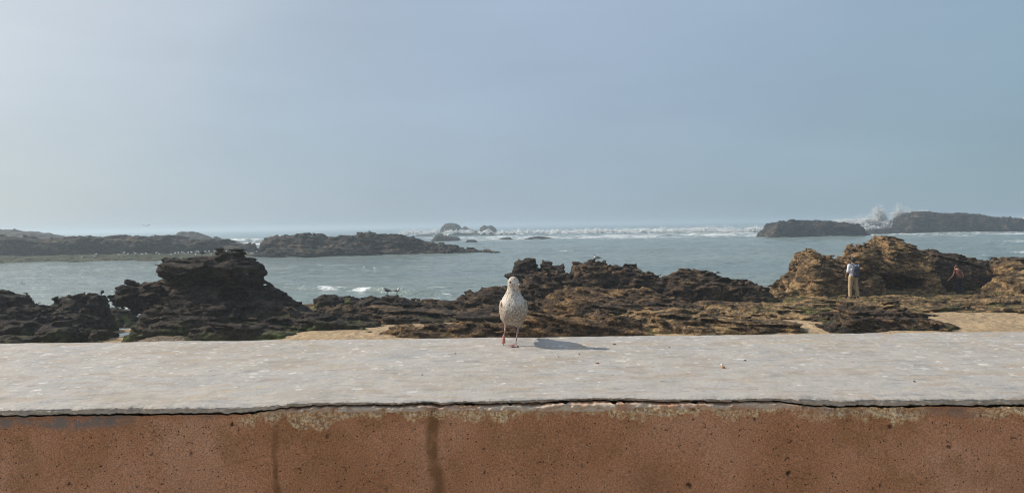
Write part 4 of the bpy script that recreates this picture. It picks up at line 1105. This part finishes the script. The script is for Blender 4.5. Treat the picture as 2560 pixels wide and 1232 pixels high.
    def leg_lift(f):
        f.caps((-.052, .024, .122), (-.058, .010, .085), .0075, .0050, k=.004)
        f.ell((-.058, .010, .084), (.0062, .007, .0075), k=.004)
        f.caps((-.058, .010, .084), (-.066, .018, .052), .0045, .0036, k=.004)
    part_field('leg', (-.08, -.01, .045), (-.03, .05, .13), .0014, leg_lift, M_leg, root)
    def foot_lift(f):
        for tp in ((-.079, .012, .010), (-.070, .004, .004), (-.061, .010, .016)):
            f.caps((-.066, .018, .052), tp, .0042, .0028, k=.006)
        f.caps((-.067, .016, .045), (-.070, .008, .020), .0065, .0075, k=.006, sc=(1, .5, 1))
    part_field('foot', (-.09, -.01, -.004), (-.05, .03, .06), .0014, foot_lift, M_web, root)
    return root
g = speckled_gull()
gp = PZ(1285, 864, WT)
gp.z = WT + .002
bpy.context.view_layer.update()
gz = WT
for dx in (-.03, 0, .02):
    v = Vector((gp.x+dx, gp.y, 0)) - Vector((0, 3.6, 0))
    hit, loc, nrm, idx = coping.ray_cast(Vector((gp.x+dx, gp.y, 9)), Vector((0, 0, -1)))
    if hit: gz = max(gz, loc.z)
xf(g, (gp.x+.014-.009, gp.y, gz+.001)); g.scale = (.91, 1, 1)

# smaller birds: faces -x in its own space
def small_bird(name, label, cat, mats, h=.30, vs=.007, long_=1., group=None, hood=None):
    body_m, wing_m, bill_m, leg_m = mats
    r = link(name, None, label=label, cat=cat, group=group)
    def body(f):
        f.ell((0, 0, .20), (.125*long_, .062, .062), Matrix.Rotation(math.radians(8), 3, 'Y'), k=.03)
        f.ell((-.07, 0, .225), (.065, .052, .058), None, k=.03)
        f.caps((-.085, 0, .25), (-.105, 0, .30), .040, .030, k=.03)
        f.ell((-.112, 0, .315), (.036, .030, .031), None, k=.02)
    b = part_field('body', (-.2, -.1, .1), (.2, .1, .37), vs, body, body_m, r)
    for s in (-1, 1):
        part_field('wing', (-.14, -.1, .1), (.32, .1, .3), vs, lambda f: (f.ell((.035, s*.050, .215), (.115, .020, .042), Matrix.Rotation(math.radians(14), 3, 'Y')), f.caps((.10, s*.035, .20), (.27*long_, s*.006, .150), .020, .005, k=.03)), wing_m, r)
    part_field('tail', (.05, -.06, .1), (.30, .06, .25), vs, lambda f: f.ell((.16*long_, 0, .175), (.085, .028, .011), Matrix.Rotation(math.radians(10), 3, 'Y')), body_m, r)
    part_field('bill', (-.22, -.03, .27), (-.12, .03, .34), .004, lambda f: f.caps((-.135, 0, .312), (-.19, 0, .300), .010, .0045), bill_m, r)
    if hood: part_field('cap', (-.17, -.05, .28), (-.05, .05, .37), .005, lambda f: f.ell((-.108, 0, .325), (.040, .033, .028)), hood, r)
    for s in (-1, 1):
        part_field('leg', (-.05, -.05, -.01), (.05, .05, .17), .005, lambda f: (f.caps((.0, s*.025, .15), (.008, s*.025, .01), .0065, .006), f.caps((.008, s*.025, .006), (-.035, s*.03, .006), .007, .007)), leg_m, r)
    return r
def clone(src, label, group=None):
    c = src.copy(); COL.objects.link(c); c['label'] = label
    if group: c['group'] = group
    elif 'group' in c.keys(): del c['group']
    for ch in src.children:
        d = ch.copy(); COL.objects.link(d); d.parent = c
        for gch in ch.children:
            e_ = gch.copy(); COL.objects.link(e_); e_.parent = d
    return c
tern = small_bird('gull', 'dark-capped white bird with grey wings alone on the flat-topped middle rock', 'bird', (M_white, M_grey, M_redbill, M_black), hood=M_black)
def top_at(px, obs, Y0, Y1, n=30):          # highest surface along the sight column
    best = None
    for i in range(n):
        Y_ = Y0+(Y1-Y0)*i/(n-1); x = P(px, 700, Y_).x; z = ground(obs, x, Y_)
        ang = (z-CAM_Z)/Y_
        if best is None or ang > best[0]: best = (ang, x, Y_, z)
    return Vector(best[1:])
xf(tern, top_at(1493, [tern_rock], 32.6, 34.6)-Vector((0, 0, .01)), 0, .95)
g1 = small_bird('gull', 'grey gull facing left, the left one of the pair on the knobbly rock', 'gull', (M_grey, M_brownb, M_black, M_black))
xf(g1, top_at(968, [gull_rock], 29.6, 30.6)-Vector((0, 0, .01)), .2, .9)
g2 = clone(g1, 'pale headed gull bending down, the right one of the pair on the knobbly rock')
xf(g2, top_at(992, [gull_rock], 29.6, 30.6)-Vector((0, 0, .01)), 2.6, .9)
for ch in g2.children:
    if ch.name.startswith('body'): ch.material_slots[0].link = 'OBJECT'; ch.material_slots[0].material = M_white
g3 = clone(g1, 'small brown and white gull perched on the flat top of the tall stack')
xf(g3, top_at(507, [stack], 26.4, 27.6)-Vector((0, 0, .01)), 1.2, .7)

# white gulls of the reef: a few pixels each
def tiny_gull():
    f = Field((-.24, -.1, .0), (.3, .1, .42), .03)
    f.ell((0, 0, .2), (.16, .075, .075), k=.04); f.ell((-.12, 0, .30), (.05, .045, .06), k=.06)
    f.caps((.08, 0, .2), (.24, 0, .16), .03, .02, k=.03); f.caps((0, 0, .15), (0, 0, .01), .022, .022)
    return f.mesh('reef_gull')
tg = tiny_gull(); tg.materials.append(M_white)
spots_ = [(205, 645), (236, 642), (240, 641), (298, 641), (310, 632), (320, 637), (338, 634), (355, 636), (366, 637), (391, 633), (398, 629), (428, 631), (438, 634), (446, 634), (456, 631), (461, 633), (470, 632), (479, 631), (491, 629), (489, 637), (497, 630), (514, 630), (523, 629), (528, 637), (537, 630), (546, 631), (553, 629), (566, 629), (588, 632), (600, 634), (605, 635), (603, 628), (615, 634), (628, 635), (632, 636), (643, 630), (655, 638), (663, 636), (690, 634), (694, 625)]
bpy.context.view_layer.update()
for i, (px, py) in enumerate(spots_):
    Yg_ = 119.0
    best = None
    for k in range(26):                     # where the sight line meets the shelf
        Y_ = 110+k*.8; q = P(px, py+3, Y_); z = ground([reef_flat], q.x, Y_)
        if z > q.z: best = (q.x, Y_, z); break
    if best is None:
        q = P(px, py, 118.); best = (q.x, 118., max(ground([reef_flat], q.x, 118.), .1))
    o = link('gull', tg, label='tiny white gull among the flock scattered over the green reef shelf', cat='gull', group='white gulls resting on the reef shelf')
    xf(o, best, random.uniform(0, 6.28), 1.15)
o = link('gull', tg, label='tiny bird standing on top of the lagoon reef mound', cat='gull')
bpy.context.view_layer.update()
q = P(976, 583, 126); xf(o, (q.x, 126, q.z-.25), 0, 1.)
for px, py, lb in ((912, 671, 'faint white gull floating left of another on the lagoon'), (938, 673, 'brighter white gull floating on the lagoon, right of another'), (58, 711, 'white gull floating on the calm water at the far left')):
    o = link('gull', tg, label=lb, cat='gull'); q = PZ(px, py, 0); xf(o, (q.x, q.y, -.13), random.uniform(-.5, .5), 1.1)
bm = bmesh.new()
def tri(*p): bm.faces.new([bm.verts.new(q) for q in p])
for s in (-1, 1):
    tri((-.08, 0, .02), (.10, 0, .02), (.07, s*.35, .16), (-.05, s*.32, .17)); tri((-.05, s*.32, .17), (.07, s*.35, .16), (.12, s*.72, .05))
    tri((-.08, 0, -.01), (-.05, s*.32, .145), (.07, s*.35, .135), (.10, 0, -.01)); tri((-.05, s*.32, .145), (.12, s*.72, .03), (.07, s*.35, .135))
me = bpy.data.meshes.new('wing'); bm.to_mesh(me)
fl = link('gull', None, label='small gull in flight low in the sky at the left', cat='gull')
link('wing', me, M_brownb, parent=fl)
part_field('body', (-.3, -.1, -.1), (.3, .1, .1), .02, lambda f: f.ell((0, 0, 0), (.2, .05, .05)), M_white, fl)
xf(fl, P(366, 565, 75), 1.9, .9)

# ---- people, feet at the origin, facing +y
SK = plain('skin', (.30, .17, .11), .55, .1); SK2 = plain('warm_skin', (.55, .27, .17), .55, .1)
HAIR = plain('black_hair', (.012, .010, .009), .6, .3, 60, .004); HAIR2 = plain('brown_hair', (.06, .03, .018), .6, .3, 60, .004)
SHIRT = plain('white_cotton', (.74, .76, .82), .8, .05, 8, .01); KHAKI = plain('khaki_cotton', (.42, .31, .18), .85, .12, 8, .01)
NAVY = plain('navy_canvas', (.028, .030, .060), .7, .3, 15, .01); NAVY2 = plain('dark_navy_strap', (.02, .03, .07), .6)
VEST = plain('dark_maroon_cotton', (.12, .04, .03), .85, .3, 10, .01); TROU = plain('dark_trousers', (.014, .016, .022), .8, .3, 10, .01)
SHOE = plain('black_shoe', (.02, .02, .02), .5); SOLE = plain('pale_sole', (.35, .34, .32), .6)
def person(label, J, skin, hair, top, bottom, sleeve, topname, baggy=1.0):
    r = link('person', None, label=label, cat='person')
    def hand(f, w, d, side):
        w = Vector(w); d = Vector(d).normalized(); acr = Vector((0, 1, 0)) - d*d.y; acr.normalize(); nrm = d.cross(acr)
        pc = w+d*.045
        f.caps(w, w+d*.03, .024, .026, k=.01)
        f.ell(pc, (.018, .040, .045), Matrix((nrm, acr, d)).transposed(), k=.01)
        for i, (o_, L_) in enumerate(((-.030, .062), (-.010, .075), (.010, .072), (.029, .056))):
            b_ = w+d*.082+acr*o_; m_ = b_+d*L_*.5+nrm*side*.004; f.caps(b_, m_, .0095, .0088, k=.006); f.caps(m_, m_+d*L_*.45+nrm*side*.018, .0088, .0075, k=.004)
        b_ = w+d*.03-acr*.0-acr*.032; f.caps(b_, b_-acr*.022+d*.032, .012, .010, k=.008); f.caps(b_-acr*.022+d*.032, b_-acr*.026+d*.058, .010, .0085, k=.004)
    def body(f):
        hd = Vector(J['head']); fw = Vector(J.get('face', (0, 1, 0)))
        f.ell(hd, (.077, .095, .115), None, k=.02)
        f.ell(hd+fw*.035-Vector((0, 0, .05)), (.055, .055, .06), None, k=.03)
        f.caps(hd+fw*.088-Vector((0, 0, .0)), hd+fw*.105-Vector((0, 0, .028)), .010, .014, k=.012)
        for s in (-1, 1): f.ell(hd+Vector((s*.078, 0, -.01)), (.012, .02, .03), None, k=.01)
        f.caps(J['neck'], hd-Vector((0, 0, .07)), .056, .052, k=.03)
        f.caps(J['neck'], J['chest'], .07, .12, k=.06, sc=(1.2, .8, 1)); f.caps(J['chest'], J['pelvis'], .125, .115, k=.06, sc=(1.25, .85, 1))
        for s, A_ in ((-1, J['armL']), (1, J['armR'])):
            f.caps(J['chest']+Vector((0, 0, .10)), A_[0], .075, .055, k=.05)
            f.caps(A_[0], A_[1], .050, .038, k=.03); f.caps(A_[1], A_[2], .039, .026, k=.02)
            hand(f, A_[2], Vector(A_[2])-Vector(A_[1]), -s)
        for L_ in (J['legL'], J['legR']):
            f.caps(L_[0], L_[1], .085, .056, k=.05); f.caps(L_[1], L_[2], .056, .038, k=.03)
            f.caps(L_[2], Vector(L_[2])+Vector((0, .15, -.045)), .036, .030, k=.02)
    part_field('body', (-.62, -.30, -.02), (.62, .5, 1.85), .0093, body, skin, r)
    def hairf(f):
        hd = Vector(J['head']); fw = Vector(J.get('face', (0, 1, 0)))
        f.ell(hd-fw*.016+Vector((0, 0, .022)), (.092, .100, .112), None, k=.02)
        f.ell(hd-fw*.03-Vector((0, 0, .045)), (.080, .062, .065), None, k=.03)
        f.ell(hd+fw*.10-Vector((0, 0, .04)), (.08, .07, .09), None, k=.01, cut=True)
        f.band(.015, lambda x, y, z: .005*perlin(x/.025, y/.025, z/.02, 350))
    hd = Vector(J['head']); part_field('hair', hd-Vector((.15, .18, .16)), hd+Vector((.15, .18, .18)), .009, hairf, hair, r)
    def topf(f):
        f.caps(J['neck']-Vector((0, 0, .035)), J['chest'], .085, .142, k=.06, sc=(1.2, .85, 1)); f.caps(J['chest'], J['pelvis']+Vector((0, 0, .02)), .148, .142, k=.06, sc=(1.25, .9, 1))
        for A_ in (J['armL'], J['armR']):
            f.caps(J['chest']+Vector((0, 0, .10)), A_[0], .09, .068, k=.05)
            if sleeve: f.caps(A_[0], Vector(A_[0]).lerp(Vector(A_[1]), sleeve), .068, .062, k=.04)
        f.band(.03, lambda x, y, z: .010*perlin(x/.09, y/.09, z/.06, 351))
    part_field(topname, (-.5, -.35, .5), (.5, .4, 1.7), .012, topf, top, r)
    def botf(f):
        f.caps(J['pelvis']+Vector((0, 0, .02)), J['pelvis']-Vector((0, 0, .06)), .135, .130, k=.05, sc=(1.25, .9, 1))
        for L_ in (J['legL'], J['legR']):
            an = Vector(L_[2])+Vector((0, 0, .015))
            f.caps(L_[0], L_[1], .108, .085*baggy, k=.05); f.caps(L_[1], an, .085*baggy, .075*baggy, k=.03)
        f.band(.03, lambda x, y, z: .010*perlin(x/.07, y/.07, z/.14, 352))
    part_field('trousers', (-.35, -.3, .0), (.35, .35, 1.15), .012, botf, bottom, r)
    for L_ in (J['legL'], J['legR']):
        a_ = Vector(L_[2])
        s_ = part_field('shoe', a_-Vector((.1, .12, .12)), a_+Vector((.1, .28, .08)), .009, lambda f: (f.caps(a_-Vector((0, .03, .035)), a_+Vector((0, .16, -.045)), .05, .042, k=.02), f.caps(a_, a_-Vector((0, .01, .03)), .048, .05, k=.02)), SHOE, r)
        part_field('sole', a_-Vector((.1, .12, .14)), a_+Vector((.1, .28, .0)), .009, lambda f: f.caps(a_-Vector((0, .03, .075)), a_+Vector((0, .16, -.075)), .046, .042, sc=(1, 1, .4)), SOLE, s_)
    return r
V3 = Vector
J1 = dict(head=V3((.0, .0, 1.645)), face=(.25, .95, -.1), neck=V3((0, -.01, 1.46)), chest=V3((0, -.01, 1.26)), pelvis=V3((0, 0, .95)),
          armL=((-.185, -.01, 1.40), (-.235, .02, 1.13), (-.20, .20, .98)), armR=((.185, -.01, 1.40), (.245, -.02, 1.12), (.235, .05, .88)),
          legL=((-.095, 0, .90), (-.130, .02, .49), (-.150, -.01, .085)), legR=((.095, 0, .90), (.150, .01, .49), (.190, -.03, .085)))
p1 = person('man from behind in white shirt and khaki trousers standing before the tan rocks', J1, SK, HAIR, SHIRT, KHAKI, .85, 'shirt', .92)
bpy.context.view_layer.update()
def stand(o, px, py, Y_, sc, rz):
    x = P(px, py, Y_).x
    z = max(ground([platform, shore_floor], x+d, Y_) for d in (-.12, 0, .12))
    xf(o, (x, Y_, z-.01), rz, sc); print('person at', x, Y_, z, 'photo z', P(px, py, Y_).z); return o
stand(p1, 2133, 735, 32.6, 1.0, .12)
bp = link('backpack', None, label='dark navy backpack on the back of the man in the white shirt', cat='backpack')
def sack(f):
    f.ell((0, -.235, 1.14), (.150, .085, .225), None, n=4, k=.02); f.ell((0, -.225, 1.345), (.125, .075, .045), None, n=3, k=.03)
    f.band(.02, lambda x, y, z: .008*perlin(x/.07, y/.07, z/.05, 360))
part_field('sack', (-.22, -.38, .85), (.22, -.08, 1.45), .011, sack, NAVY, bp)
part_field('pocket', (-.16, -.40, .9), (.16, -.2, 1.2), .010, lambda f: f.ell((0, -.315, 1.06), (.105, .03, .11), None, n=4), NAVY, bp)
part_field('flap', (-.16, -.40, 1.15), (.16, -.15, 1.4), .010, lambda f: f.ell((0, -.30, 1.27), (.12, .035, .06), None, n=3), NAVY2, bp)
for s in (-1, 1):
    part_field('strap', (-.25, -.30, 1.0), (.25, .25, 1.6), .011, lambda f: (f.caps((s*.06, -.20, 1.37), (s*.115, -.12, 1.475), .022, .022, k=.01), f.caps((s*.115, -.12, 1.475), (s*.13, .03, 1.50), .022, .022, k=.01), f.caps((s*.13, .03, 1.50), (s*.14, .14, 1.36), .022, .022, k=.01), f.caps((s*.14, .14, 1.36), (s*.17, .12, 1.15), .022, .022, k=.01)), NAVY2, bp)
xf(bp, p1.location, .12)
J2 = dict(head=V3((-.03, .26, 1.56)), face=(-.3, .9, -.3), neck=V3((0, .17, 1.42)), chest=V3((0, .10, 1.22)), pelvis=V3((.02, -.02, .93)),
          armL=((-.19, .14, 1.36), (-.30, .12, 1.08), (-.50, .18, .86)), armR=((.19, .12, 1.34), (.27, .06, 1.06), (.28, .16, .82)),
          legL=((-.085, 0, .88), (-.095, .04, .48), (-.10, -.02, .085)), legR=((.10, 0, .88), (.12, .02, .48), (.13, -.03, .085)))
p2 = person('person in dark sleeveless top leaning forward with one arm reaching out left', J2, SK2, HAIR2, VEST, TROU, 0, 'vest', .9)
stand(p2, 2398, 737, 34.2, .76, .05)

# ------------------------------------------------------------------ bits lying on the coping
M_sh = [plain('orange_shell', (.45, .17, .06), .6, .3, 200), plain('red_chip', (.30, .12, .07), .8, .3, 200), plain('white_shell', (.75, .70, .62), .6, .1, 200), plain('dark_chip', (.07, .05, .04), .8, .3, 200), plain('tan_chip', (.40, .30, .18), .8, .3, 200)]
def bit(px, py, name, label, m, r, n, seed, cat):
    q = PZ(px, py, WT)
    hit, loc, nrm, idx = coping.ray_cast(Vector((q.x, q.y, 9)), Vector((0, 0, -1)))
    z = loc.z if hit else WT
    f = Field((-r*1.8,)*3, (r*1.8,)*3, r*.22)
    f.ell((0, 0, 0), (r, r*.75, r*n), Matrix.Rotation(seed, 3, 'Z'))
    f.band(r*.6, lambda x, y, z: r*.28*perlin(x/r*1.1+seed, y/r*1.1, z/r*1.1, seed))
    o = link(name, f.mesh(name), M_sh[m], label=label, cat=cat)
    o.location = (q.x, q.y, z+r*n*.5)
bit(1808, 919, 'shell_fragment', 'orange broken shell fragment on the coping, the brightest one', 0, .0090, .7, 1, 'shell')
bit(1804, 912, 'shell_fragment', 'white chip of shell touching the orange fragment', 2, .0058, .8, 2, 'shell')
bit(1493, 909, 'tile_chip', 'flat reddish chip on the coping below the gull shadow', 1, .0100, .35, 3, 'chip')
bit(1673, 868, 'shell_fragment', 'small tan fragment near the back edge of the coping', 4, .0060, .7, 4, 'shell')
bit(1138, 884, 'shell_fragment', 'small orange crumb on the coping left of the gull', 0, .0055, .7, 5, 'shell')
bit(1536, 861, 'pebble', 'dark chip on the coping just right of the gull shadow tip', 3, .0085, .35, 6, 'pebble')
bit(1862, 901, 'pebble', 'thin dark sliver on the coping right of the orange shell', 3, .0090, .3, 7, 'pebble')
bit(2286, 954, 'pebble', 'small dark pebble on the right part of the coping', 3, .0050, .7, 8, 'pebble')
bit(1055, 936, 'pebble', 'flat grey pebble on the coping left of centre', 3, .0062, .3, 9, 'pebble')
bit(1448, 886, 'pebble', 'tiny dark crumb on the coping in front of the gull shadow', 3, .0038, .8, 10, 'pebble')
bit(1396, 891, 'twig_crumb', 'brown crumbly smear of dried food on the coping before the gull', 1, .0075, .25, 11, 'crumb')

# ------------------------------------------------------------------ spray and surf
SR = np.random.default_rng(12)
def droplets(name, label, blobs, cat=None):
    """clusters of droplets: blobs = (px, py, Y, rx_px, rz_px, ry m, n, size)"""
    T = np.array([(1, 1, 1), (-1, -1, 1), (-1, 1, -1), (1, -1, -1)], float)
    tf_ = np.array([(0, 2, 1), (0, 1, 3), (0, 3, 2), (1, 2, 3)])
    Vs = []; Fs = []; n0 = 0
    for px, py, Y_, rx, rz, ry, n, sz in blobs:
        c = P(px, py, Y_); m = Y_/F_PX
        g3_ = SR.normal(size=(n, 3))*.5
        g3_[:, 2] = np.abs(g3_[:, 2])*1.3-.4
        pos = g3_*np.array([rx*m, ry, rz*m])+np.array(c)
        pos[:, 0] += 1.2*perlin(pos[:, 0]/2., pos[:, 2]/1.5, pos[:, 1]/3, 400); pos[:, 2] += 1.0*perlin(pos[:, 0]/1.5, pos[:, 2]/1.5, 0*pos[:, 1], 401)
        dist = np.sqrt((g3_**2).sum(1))
        s_ = sz*(1.4 if 'plume' in label or 'puff' in label or 'right end' in label else 1.)*SR.uniform(.3, 1., n)*np.clip(1.2-dist*.7, .2, 1)
        q = T[None]*s_[:, None, None]
        a = SR.uniform(0, 6.28, n); ca, sa = np.cos(a), np.sin(a)
        q = np.stack([q[..., 0]*ca[:, None]-q[..., 1]*sa[:, None], q[..., 0]*sa[:, None]+q[..., 1]*ca[:, None], q[..., 2]], -1)
        Vs.append((q+pos[:, None]).reshape(-1, 3)); Fs.append((tf_[None]+4*np.arange(n)[:, None, None]).reshape(-1, 3)+n0); n0 += 4*n
    me = mesh_np(name, np.concatenate(Vs), np.concatenate(Fs))
    return link(name, me, M_spray, kind='stuff', label=label)
droplets('sea_spray', 'white plume of spray bursting between the two right-hand islets', [
    (2245, 558, 246, 16, 40, 2, 3200, .17), (2254, 548, 246, 10, 26, 2, 1600, .13), (2195, 560, 246, 22, 42, 2, 3400, .17), (2200, 545, 246, 12, 24, 2, 2400, .13), (2225, 565, 245, 36, 18, 3, 2800, .24),
    (2165, 563, 246, 26, 22, 3, 2400, .19), (2130, 560, 246, 32, 14, 3, 2600, .14), (2100, 559, 246, 26, 10, 3, 1300, .12), (2180, 572, 244, 40, 8, 3, 1600, .3), (2272, 556, 247, 14, 36, 2, 2600, .14)])
droplets('sea_spray', 'small puff of spray above the top of the largest islet', [(2306, 530, 252, 10, 6, 2, 700, .16), (2290, 533, 252, 12, 4, 2, 400, .13)])
droplets('sea_spray', 'spray at the right end of the largest islet', [(2566, 560, 244, 9, 16, 2, 1200, .22)])
droplets('sea_spray', 'small splash at the foot of the twin-humped islet', [(1122, 586, 340, 5, 8, 2, 700, .28), (1112, 590, 340, 12, 3, 2, 400, .28)])
droplets('sea_spray', 'splash of surf behind the pointed islet at the left', [(622, 601, 255, 10, 6, 2, 600, .22), (655, 604, 250, 20, 4, 3, 700, .25)])
surf = []
for i in range(46):
    px = 1010+i*20+SR.uniform(-8, 8)
    if 1085 < px < 1290 and i % 2: continue
    surf.append((px, 583-(px-1010)*.0075+SR.uniform(-2, 2), SR.uniform(285, 325), 18, 6+4*(px > 1650), 7, 420, .30))
droplets('surf_foam', 'tumbling white surf over the outer reef', surf)
